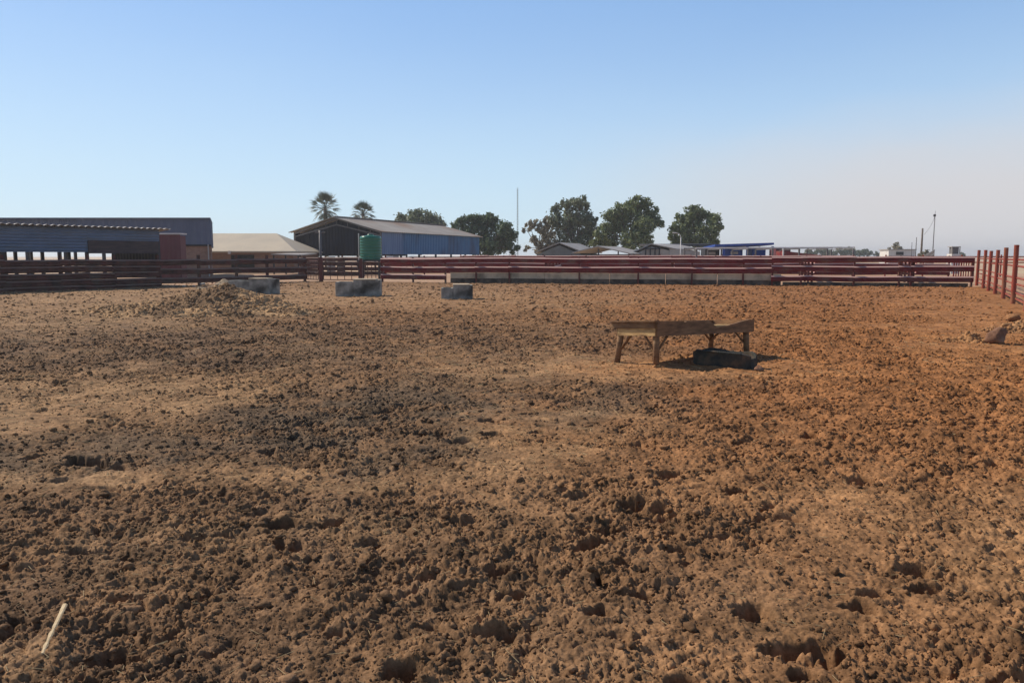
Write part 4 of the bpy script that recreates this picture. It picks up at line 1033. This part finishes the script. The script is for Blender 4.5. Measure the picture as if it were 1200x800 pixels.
# lamp
D = 80; x = X(797.5, D, 2); lm = thing('street_lamp', 'thin white pole lamp with a curved head in front of the rightmost tree', 'street lamp', (x, D, 0))
m_ = MB(); m_.cyl((x, D, 0), (x, D, Z(279, D)), 0.06, 0.045, 8); m_.build('pole', M['steel_white'], lm, smooth=True)
m_ = MB(); prev = Vector((x, D, Z(279, D)))
for k in range(1, 7):
    t = k / 6; c_ = Vector((x - 0.5 * t * t, D, Z(279, D) + 0.55 * math.sin(t * 1.4))); m_.cyl(prev, c_, 0.04, 0.035, 6); prev = c_
m_.build('arm', M['steel_white'], lm)
m_ = MB(); m_.box(prev.x - 0.15, D, prev.z, 0.4, 0.16, 0.1); m_.build('lamp_head', M['steel_white'], lm, bevel=0.02)
# blue canopy
D = 82; cn = thing('blue_canopy', 'navy blue steel canopy frame on three posts right of the rightmost tree', 'canopy', (X(872, D), D, 0))
m_ = MB(); z0, z1 = Z(286.4, D), Z(284.6, D)
m_.slab([(X(838, D, 3), D, z0 + .0), (X(907, D, 3), D, z1 + .02), (X(907, D, 3), D + 5, z1 - .10), (X(838, D, 3), D + 5, z0 - .2)], 0.22); m_.build('roof', M['navy'], cn)
for u in (848.5, 876, 905.5):
    for dy in (0.2, 4.6):
        m_ = MB(); m_.box(X(u, D), D + dy, z0 / 2 - 0.12, 0.22 if dy < 1 else 0.14, 0.2, z0 - 0.16); m_.build('post', M['navy'], cn)
def panel_box(name, label, u0, u1, v0, D, m, cat, dep=2.0, win=False, group=None):
    x0, x1 = X(u0, D), X(u1, D); z = Z(v0, D); t = thing(name, label, cat, ((x0 + x1) / 2, D, 0), group)
    m_ = MB(); m_.box((x0 + x1) / 2, D + dep / 2, z / 2 + 0.05, x1 - x0, dep, z - 0.1); m_.build('body', m, t, bevel=0.03)
    m_ = MB()
    for k in range(7):
        xx = x0 + (x1 - x0) * (k + 0.5) / 7; m_.box(xx, D - 0.02, z / 2 + 0.05, 0.05, 0.05, z - 0.3)
    m_.build('ribs', m, t)
    m_ = MB(); m_.box((x0 + x1) / 2, D + dep / 2, z + 0.02, x1 - x0 + 0.05, dep + 0.05, 0.06); m_.build('roof', m, t)
    if win:
        m_ = MB(); m_.box(x0 + (x1 - x0) * 0.45, D - 0.06, z - 0.45, (x1 - x0) * 0.5, 0.04, 0.3); m_.build('window', M['zinc_pale'], t)
    return t
panel_box('dark_container', 'dark grey container left of the blue canopy behind the thin frame', 826, 843, 292, 86, M['steel_dark'], 'container', win=True, group='containers under the canopy')
panel_box('navy_container', 'navy container with a pale window strip under the blue canopy', 852, 870, 291.5, 84, M['navy'], 'container', win=True, group='containers under the canopy')
panel_box('blue_container', 'bright blue container under the right half of the blue canopy', 881, 897, 291.5, 84, M['blue_bin'], 'container', group='containers under the canopy')
panel_box('maroon_container', 'maroon box container right of the blue canopy', 908.5, 926, 290.5, 80, M['maroon_wall'], 'container', group='containers under the canopy')
# maroon ramp
D = 76; rmp = thing('loading_ramp', 'maroon sheeted ramp wall sloping down to the right behind the fences', 'ramp', (X(935, D), D, 0))
m_ = MB(); x0, x1 = X(917, D), X(962, D); P = [(x0, D, 0), (x1, D, 0), (x1, D, Z(299, D)), (x0, D, Z(294, D))]; m_.add(P + [(p[0], D + 2, p[2]) for p in P], [(0, 1, 2, 3), (7, 6, 5, 4), (0, 4, 5, 1), (1, 5, 6, 2), (2, 6, 7, 3), (3, 7, 4, 0)]); m_.build('wall', M['rail'], rmp)
m_ = MB(); m_.box(x0, D - 0.1, Z(297, D), 0.12, 0.1, 1.1); m_.build('post', M['steel_white'], rmp)
# long thin frame
D = 72; fr = thing('carport_frame', 'long thin grey carport frame with bare posts running behind the fences', 'frame', (X(905, D), D, 0))
xa, xb = X(815, D), X(1001, D); za, zb3 = Z(290.6, D), Z(290.0, D)
for dy in (0, 5):
    m_ = MB(); m_.beam((xa, D + dy, za), (xb, D + dy, zb3), 0.1, 0.12); m_.build('top_beam', M['steel_white'] if dy == 0 else M['steel'], fr)
for u in (816, 845, 876, 905, 936, 969, 999.5):
    for dy in (0, 5):
        x = X(u, D); m_ = MB(); m_.box(x, D + dy, za / 2 - 0.08, 0.13, 0.13, za); m_.build('post', M['steel'] , fr)
    m_ = MB(); m_.beam((X(u, D), D + 0.05, za - 0.1), (X(u, D), D + 4.95, za - 0.1), 0.06, 0.08); m_.build('cross_beam', M['steel'], fr)
# white building right
D = 165; wb = thing('white_building', 'small white flat-roofed building with one dark window near the horizon', 'building', (X(1056, D), D, 0))
x0, x1 = X(1041, D), X(1072, D); z = Z(293, D); m_ = MB(); m_.box((x0 + x1) / 2, D + 2, z / 2, x1 - x0, 4, z); m_.build('wall', M['white_wall'], wb)
m_ = MB(); m_.box((x0 + x1) / 2, D + 2, z + 0.1, x1 - x0 + 0.4, 4.4, 0.18); m_.build('roof', M['zinc_pale'], wb)
m_ = MB(); m_.box(X(1054, D), D - 0.04, Z(297, D), 1.6, 0.06, 0.7); m_.build('window', M['dark_inside'], wb)
# poles
def pole(name, label, u, vt, D, r, m, arm=False, group=None):
    x = X(u, D, 2); t = thing(name, label, 'pole', (x, D, 0), group)
    m_ = MB(); m_.cyl((x, D, 0), (x, D, Z(vt, D)), r, r * 0.7, 8); m_.build('pole', m, t, smooth=True)
    if arm: m_ = MB(); m_.beam((x - 0.5, D, Z(vt, D) - 0.35), (x + 0.5, D, Z(vt, D) - 0.35), 0.1, 0.1); m_.build('cross_arm', m, t)
    return t
pole('utility_pole', 'thick dark wooden pole right of the small white building', 1079.5, 267.5, 150, 0.22, M['bark'], group='poles on the right horizon')
pole('utility_pole', 'thin grey pole just left of the thick dark wooden pole', 1073, 278, 150, 0.10, M['steel'], group='poles on the right horizon')
pole('utility_pole', 'shortest thin pole, directly above the small white building', 1068, 284, 152, 0.08, M['steel'], group='poles on the right horizon')
D = 120; am = pole('radio_mast', 'tallest slim mast on the right with a wire sagging to its left', 1093, 251, D, 0.08, M['steel'])
m_ = MB(); x = X(1093, D, 2); m_.cyl((x, D, Z(251, D)), (x + 0.05, D, Z(247, D)), 0.03, 0.02, 6); m_.build('antenna', M['steel'], am)
m_ = MB(); m_.box(x - 0.05, D, Z(252.5, D), 0.3, 0.2, 0.35); m_.build('junction_box', M['steel_dark'], am)
m_ = MB(); prev = Vector((x, D, Z(252, D)))
for k in range(1, 11):
    t = k / 10; c_ = Vector((x - 0.5 * t - 1.0 * t * t, D, Z(252, D) - 3.0 * t)); m_.cyl(prev, c_, 0.022, 0.022, 5); prev = c_
m_.build('wire', M['steel'], am)
D = 150; mm = thing('lattice_mast', 'very thin tall radio mast between the two groups of dark trees', 'mast', (X(606, D), D, 0))
m_ = MB(); x = X(606.3, D, 3); zt = Z(220, D)
for k in range(3):
    a = k * 2.094; m_.cyl((x + 0.14 * math.cos(a), D + 0.14 * math.sin(a), 0), (x + 0.11 * math.cos(a), D + 0.11 * math.sin(a), zt), 0.035, 0.03, 5)
m_.build('mast_tube', M['steel'], mm)
m_ = MB(); z = 0.4
while z < zt - 0.5:
    for k in range(3):
        a, b_ = k * 2.094, (k + 1) * 2.094; m_.cyl((x + 0.13 * math.cos(a), D + 0.13 * math.sin(a), z), (x + 0.13 * math.cos(b_), D + 0.13 * math.sin(b_), z + 0.5), 0.018, 0.018, 4, False)
    z += 0.5
m_.build('lattice', M['steel'], mm)
# loading race of pale panels and the small tank
D = 66; lr = thing('loading_race', 'pale slatted loading race rising to the right below the slim mast', 'loading race', (X(1100, D), D, 0))
for k in range(8):
    u = 1084 + k * 3.6; x = X(u, D); zt = Z(299 - k * 0.9, D); m_ = MB(); m_.box(x, D + k * 0.3, zt / 2, 0.09, 0.08, zt); m_.build('upright', M['zinc_pale'], lr)
for f_ in (0.0, 0.35):
    m_ = MB(); m_.beam((X(1084, D), D - .06, Z(299.2, D) - f_), (X(1109.5, D), D + 2.1 - .06, Z(292.6, D) - f_), 0.05, 0.08); m_.build('rail', M['zinc_pale'], lr)
D = 70; x = X(1117, D); st = thing('small_tank', 'small dark square tank on a white stand above the corner of the fences', 'tank', (x, D, 0))
m_ = MB(); m_.box(x, D, Z(293.5, D), 0.55, 0.6, 0.62); m_.build('tank', M['steel'], st, bevel=0.03)
m_ = MB(); m_.box(x, D, Z(297.6, D) / 2, 0.8, 0.8, Z(297.6, D)); m_.build('stand', M['white_wall'], st)
for s_ in (-1, 1):
    m_ = MB(); m_.box(x + s_ * 0.36, D - 0.3, Z(293.8, D), 0.06, 0.06, 0.8); m_.build('frame_post', M['zinc_pale'], st)
m_ = MB(); m_.box(x, D, Z(289.3, D), 0.8, 0.7, 0.06); m_.build('top_plate', M['zinc_pale'], st)

# ------------------------------------------------------------------ trees
def leaves(centers, n_each, size, seed, squash=0.85):
    r = np.random.RandomState(seed); P = []; Fq = []; base = 0
    allp = []
    for (c, rad) in centers:
        n = int(n_each * 1.9 * max(0.3, rad) ** 1.7)
        nsub = max(6, int(n / 34))
        sub = r.normal(size=(nsub, 3)); sub /= np.linalg.norm(sub, axis=1)[:, None]; sub *= (r.uniform(0.35, 1.0, nsub) ** 0.6)[:, None] * rad
        sub[:, 2] *= squash
        which = r.randint(0, nsub, n)
        off = r.normal(size=(n, 3)) * rad * 0.20
        p = np.array(c)[None] + sub[which] + off
        allp.append(p)
    p = np.concatenate(allp); n = len(p)
    a = r.normal(size=(n, 3)); a /= np.linalg.norm(a, axis=1)[:, None]
    b = r.normal(size=(n, 3)); b -= (b * a).sum(1)[:, None] * a; b /= np.linalg.norm(b, axis=1)[:, None]
    s = size * r.uniform(0.6, 1.3, n)[:, None]
    V = np.stack([p - a * s, p + b * s * 0.45, p + a * s, p - b * s * 0.45], 1).reshape(-1, 3)
    Fq = np.arange(4 * n).reshape(-1, 4)
    return V, Fq
def tree(name, label, clumps, D, m, n_each=260, size=0.24, seed=1, trunk=(0.5, 0.0), base_u=None, group='trees behind the farm buildings', cat='tree', dspread=0.7, tr=0.28):
    r = random.Random(seed)
    cl = []
    for (u, v, rad) in clumps:
        R_ = rad / F * D
        cl.append((W(u, v, D) + Vector((0, r.uniform(-1, 1) * R_ * dspread * 2, 0)), R_))
    bu = base_u if base_u is not None else sum(c[0] for c in clumps) / len(clumps)
    root = thing(name, label, cat, (X(bu, D, 0), D, 0), group)
    b0 = Vector((X(bu, D, 0), D, 0)); top = max(c.z for c, _ in cl); low = min(c.z for c, _ in cl)
    fork = b0 + up * max(0.8, min(low, top * 0.35))
    m_ = MB(); m_.cyl(b0 - up * 0.2, fork, tr, tr * 0.75, 9); m_.build('trunk', M['bark'], root, smooth=True)
    m_ = MB()
    for c, R_ in cl:
        mid = fork.lerp(c, 0.55) + Vector((r.uniform(-.3, .3), r.uniform(-.3, .3), 0.25)); m_.cyl(fork, mid, tr * 0.42, tr * 0.25, 6); m_.cyl(mid, c, tr * 0.25, 0.03, 6)
        for k in range(3):
            e = c + Vector((r.uniform(-1, 1), r.uniform(-1, 1), r.uniform(-.3, 1))) * R_ * 0.8; m_.cyl(mid.lerp(c, .7), e, tr * 0.12, 0.015, 4)
    m_.build('limbs', M['bark'], root, smooth=True)
    V, Fq = leaves([(tuple(c), R_) for c, R_ in cl], n_each, size, seed)
    o = np_mesh('crown', V - np.array(b0)[None], Fq, m, smooth=False); o.parent = root
    return root
tree('bushy_tree', 'rounded green treetop showing above the barn roof', [(474, 257, 8), (484, 254, 9), (495, 254, 9), (506, 257, 9), (515, 262, 7), (470, 262, 7), (484, 262, 10), (500, 263, 11), (492, 272, 12), (510, 270, 10)], 130, M['leaf_mid'], seed=3)
tree('broad_tree', 'broad very dark tree at the far end of the blue barn wall', [(537, 264, 7), (546, 257, 7), (556, 256, 7), (566, 260, 8), (573, 255, 6), (580, 262, 8), (590, 268, 9), (598, 277, 8), (560, 270, 12), (575, 278, 13), (588, 286, 12), (601, 291, 7), (550, 270, 9), (568, 290, 13), (548, 285, 10)], 112, M['leaf_dark'], n_each=330, seed=5)
tree('sparse_eucalyptus', 'low grey-brown sparse eucalyptus left of the tall one', [(621, 264, 6), (630, 262, 5), (618, 270, 5), (634, 268, 7), (642, 276, 9), (645, 264, 8), (626, 282, 6), (634, 290, 9), (648, 286, 8), (618, 291, 4), (640, 258, 5)], 122, M['leaf_grey'], n_each=190, seed=7, tr=0.22)
tree('tall_eucalyptus', 'tall grey-green eucalyptus with uneven twin tops above the grey house', [(652, 246, 7), (650, 256, 8), (662, 240, 6), (670, 238, 7), (679, 236, 7), (684, 243, 7), (672, 249, 10), (684, 255, 9), (660, 262, 10), (677, 266, 12), (690, 262, 8), (695, 258, 5), (662, 278, 10), (685, 280, 11), (694, 272, 7), (672, 290, 10)], 120, M['leaf_mid'], n_each=270, seed=9)
tree('round_tree', 'large dense round-crowned tree in the middle of the tree line', [(748, 237, 7), (757, 241, 8), (740, 241, 8), (728, 247, 9), (716, 254, 9), (764, 252, 9), (768, 262, 8), (776, 262, 3), (742, 255, 14), (726, 265, 12), (752, 268, 13), (708, 267, 7), (702, 275, 7), (700, 286, 7), (716, 281, 11), (738, 283, 13), (758, 283, 9)], 115, M['leaf_olive'], n_each=330, seed=11)
tree('rightmost_tree', 'rounded olive green tree behind the shade-net roof, rightmost of the big trees', [(808, 249, 7), (818, 248, 7), (828, 252, 8), (798, 257, 7), (836, 260, 8), (841, 268, 5), (792, 269, 8), (787, 277, 5), (813, 262, 12), (827, 270, 12), (805, 276, 11), (822, 284, 11), (836, 281, 7), (796, 284, 8)], 116, M['leaf_olive'], n_each=310, seed=13)
tree('small_ragged_tree', 'small ragged tree poking up behind the small white building', [(1053, 288, 4), (1049, 292, 4), (1058, 291, 3), (1042, 292, 2.5)], 185, M['leaf_grey'], n_each=120, size=0.3, seed=15, tr=0.15)
tree('small_bush', 'small dark bush at the foot of the thick wooden pole', [(1083, 296, 4), (1079, 298, 3), (1087, 298, 3)], 140, M['leaf_grey'], n_each=220, seed=16, tr=0.12, cat='bush')
ft = [(962, 5.0), (973, 3.6), (984, 5.4), (996, 5.4), (1007, 3.6), (1016, 4.5), (1028, 2.4), (1036, 2.8), (1127, 2.0), (948, 4)]
flab = ['behind the maroon ramp', 'low gap tree behind the carport frame', 'behind the right part of the carport frame', 'around the last carport post', 'just right of the carport frame', 'well right of the carport frame', 'lowest bush in the gap', 'left of the small white building', 'beyond the fence corner', 'over the low end of the ramp']
for i, (u, r0) in enumerate(ft):
    tree('distant_tree', 'hazy far-off tree on the horizon, ' + flab[i], [(u - r0 * .5, 300 - r0 * 1.0, r0 * .8), (u + r0 * .6, 300 - r0 * .8, r0 * .8), (u, 300 - r0 * 1.4, r0 * .6), (u + r0 * 1.1, 300 - r0 * .5, r0 * .5), (u - r0 * 1.1, 300 - r0 * .5, r0 * .5)], 330, M['leaf_mid'], n_each=60, size=0.6, seed=30 + i, group='far trees along the horizon', tr=0.3)

# palms
def palm(label, u, vt, vc, Rpx, D, seed):
    r = random.Random(seed); x = X(u, D, 5); zc = Z(vc, D); RR_ = Rpx / F * D
    root = thing('fan_palm', label, 'palm tree', (x, D, 0), 'fan palms behind the barn')
    m_ = MB(); m_.cyl((x, D, -0.2), (x, D, zc), 0.33, 0.26, 12); m_.build('trunk', M['bark'], root, smooth=True)
    m_ = MB(); c = Vector((x, D, zc)); nf = 46
    for k in range(nf):
        el = R(-66 + 152 * ((k + 0.5) / nf) ** 0.85); az = k * 2.39996 + r.uniform(-.2, .2)
        d = Vector((math.cos(el) * math.cos(az), math.cos(el) * math.sin(az), math.sin(el)))
        L_ = RR_ * r.uniform(0.85, 1.08); pet = L_ * 0.45
        h = c + d * pet + Vector((0, 0, 0.0)); m_.cyl(c, h, 0.03, 0.02, 4)
        side = d.cross(Vector((0, 0, 1)));
        if side.length < 0.1: side = Vector((1, 0, 0))
        side.normalize(); nrm = side.cross(d).normalized(); roll = r.uniform(-.5, .5)
        s2 = side * math.cos(roll) + nrm * math.sin(roll)
        nb = 9
        for j in range(nb):
            t = -0.8 + 1.6 * j / (nb - 1); dd = d * math.cos(t) + s2 * math.sin(t)
            e = h + dd * (L_ * 0.66 * (1 - 0.3 * abs(t))) + Vector((0, 0, -0.12 * L_ * r.uniform(0.3, 1.2)))
            wv = (s2 * math.cos(t) - d * math.sin(t)) * 0.052 * (L_ / 2)
            mid = h + dd * (L_ * 0.3)
            m_.add([h, mid + wv, e, mid - wv], [(0, 1, 2, 3)])
    m_.build('fronds', M['palm'], root)
palm('taller left fan palm rising behind the barn gable', 382, 222, 243.5, 20, 118, 3)
palm('shorter right fan palm behind the barn ridge', 426, 233, 251, 16.5, 122, 4)

# ------------------------------------------------------------------ air
mh = bpy.data.materials.new('dusty_air'); mh.use_nodes = True; nth = mh.node_tree
nth.nodes.remove(nth.nodes['Principled BSDF']); pv = nth.nodes.new('ShaderNodeVolumePrincipled')
pv.inputs['Color'].default_value = (0.93, 0.94, 0.96, 1); pv.inputs['Density'].default_value = 0.0005; pv.inputs['Anisotropy'].default_value = 0.3
nth.links.new(pv.outputs[0], nth.nodes['Material Output'].inputs['Volume'])
m_ = MB(); m_.box(0, 0, 10.4, 5200, 5200, 23.2); stuff(m_.build('haze', mh, origin=(0, 0, 0)))

# ------------------------------------------------------------------ sky, sun, camera
AZ = R(-59); EL = R(42)      # azimuth measured from +Y towards +X
sd = Vector((math.sin(AZ) * math.cos(EL), math.cos(AZ) * math.cos(EL), math.sin(EL)))
sl = bpy.data.lights.new('sun', 'SUN'); sl.energy = 5.0; sl.angle = R(0.53); sl.color = (1.0, 0.89, 0.75)
so = bpy.data.objects.new('sun', sl); COL.objects.link(so); so.rotation_euler = sd.to_track_quat('Z', 'Y').to_euler(); so.location = (-30, 20, 40)
wld = bpy.data.worlds.new('World'); S.world = wld; wld.use_nodes = True; nt = wld.node_tree
bg = nt.nodes['Background']; bg.inputs['Strength'].default_value = 0.13
sky = nt.nodes.new('ShaderNodeTexSky'); sky.sky_type = 'NISHITA'; sky.sun_disc = False; sky.sun_elevation = EL; sky.sun_rotation = AZ
sky.altitude = 1400; sky.air_density = 1.0; sky.dust_density = 0.9; sky.ozone_density = 1.5
# smoke-laden air low on the right of the sky
tc = nt.nodes.new('ShaderNodeTexCoord'); sx_ = nt.nodes.new('ShaderNodeSeparateXYZ'); nt.links.new(tc.outputs['Generated'], sx_.inputs[0])
nz = nt.nodes.new('ShaderNodeTexNoise'); nz.inputs['Scale'].default_value = 2.2; nz.inputs['Detail'].default_value = 4
mpw = nt.nodes.new('ShaderNodeMapping'); mpw.inputs['Scale'].default_value = (1, 1, 3.5)
nt.links.new(tc.outputs['Generated'], mpw.inputs[0]); nt.links.new(mpw.outputs[0], nz.inputs['Vector'])
def mathn(op, a, b=None, clamp=False):
    n = nt.nodes.new('ShaderNodeMath'); n.operation = op; n.use_clamp = clamp
    for i, q in enumerate((a, b)):
        if q is None: continue
        if isinstance(q, (int, float)): n.inputs[i].default_value = q
        else: nt.links.new(q, n.inputs[i])
    return n.outputs[0]
def mrange(val, a, b, c, d):
    n = nt.nodes.new('ShaderNodeMapRange'); n.interpolation_type = 'SMOOTHSTEP'; nt.links.new(val, n.inputs[0])
    for i, q in enumerate((a, b, c, d)): n.inputs[i + 1].default_value = q
    return n.outputs[0]
zz = mathn('ADD', sx_.outputs['Z'], mathn('MULTIPLY', mathn('SUBTRACT', nz.outputs['Fac'], 0.5), 0.10))
smoke = mathn('MULTIPLY', mrange(zz, 0.07, 0.19, 1, 0), mrange(sx_.outputs['X'], -0.02, 0.45, 0, 0.85))
lowh = mrange(mathn('ADD', sx_.outputs['Z'], mathn('MULTIPLY', mathn('SUBTRACT', nz.outputs['Fac'], 0.5), 0.05)), -0.02, 0.34, 0.80, 0.0)
mixh = nt.nodes.new('ShaderNodeMix'); mixh.data_type = 'RGBA'; nt.links.new(lowh, mixh.inputs['Factor']); 
mixb = nt.nodes.new('ShaderNodeMix'); mixb.data_type = 'RGBA'; nt.links.new(mrange(sx_.outputs['Z'], 0.30, 0.55, 0.62, 0.0), mixb.inputs['Factor']); nt.links.new(sky.outputs[0], mixb.inputs['A']); mixb.inputs['B'].default_value = (2.1, 3.75, 6.5, 1)
mixz = nt.nodes.new('ShaderNodeMix'); mixz.data_type = 'RGBA'; nt.links.new(mrange(sx_.outputs['Z'], 0.33, 0.62, 0.0, 0.85), mixz.inputs['Factor'])
nt.links.new(mixb.outputs['Result'], mixz.inputs['A']); mixz.inputs['B'].default_value = (0.55, 1.05, 2.2, 1)
nt.links.new(mixz.outputs['Result'], mixh.inputs['A']); mixh.inputs['B'].default_value = (4.7, 6.0, 6.6, 1)
mixs = nt.nodes.new('ShaderNodeMix'); mixs.data_type = 'RGBA'; nt.links.new(smoke, mixs.inputs['Factor']); nt.links.new(mixh.outputs['Result'], mixs.inputs['A']); mixs.inputs['B'].default_value = (5.05, 4.75, 4.75, 1)
nt.links.new(mixs.outputs['Result'], bg.inputs['Color'])

cam = bpy.data.cameras.new('camera'); cam.sensor_fit = 'HORIZONTAL'; cam.sensor_width = 36; cam.lens = 36 * F / 1200; cam.clip_end = 6000; cam.clip_start = 0.1
co = bpy.data.objects.new('camera', cam); COL.objects.link(co); co.location = (0, 0, EYE); co.rotation_euler = (R(90) - TH, 0, 0)
S.camera = co
S.view_settings.view_transform = 'Standard'; S.view_settings.look = 'None'; S.view_settings.exposure = 0.12; S.view_settings.gamma = 1.0
S.render.engine = 'CYCLES'
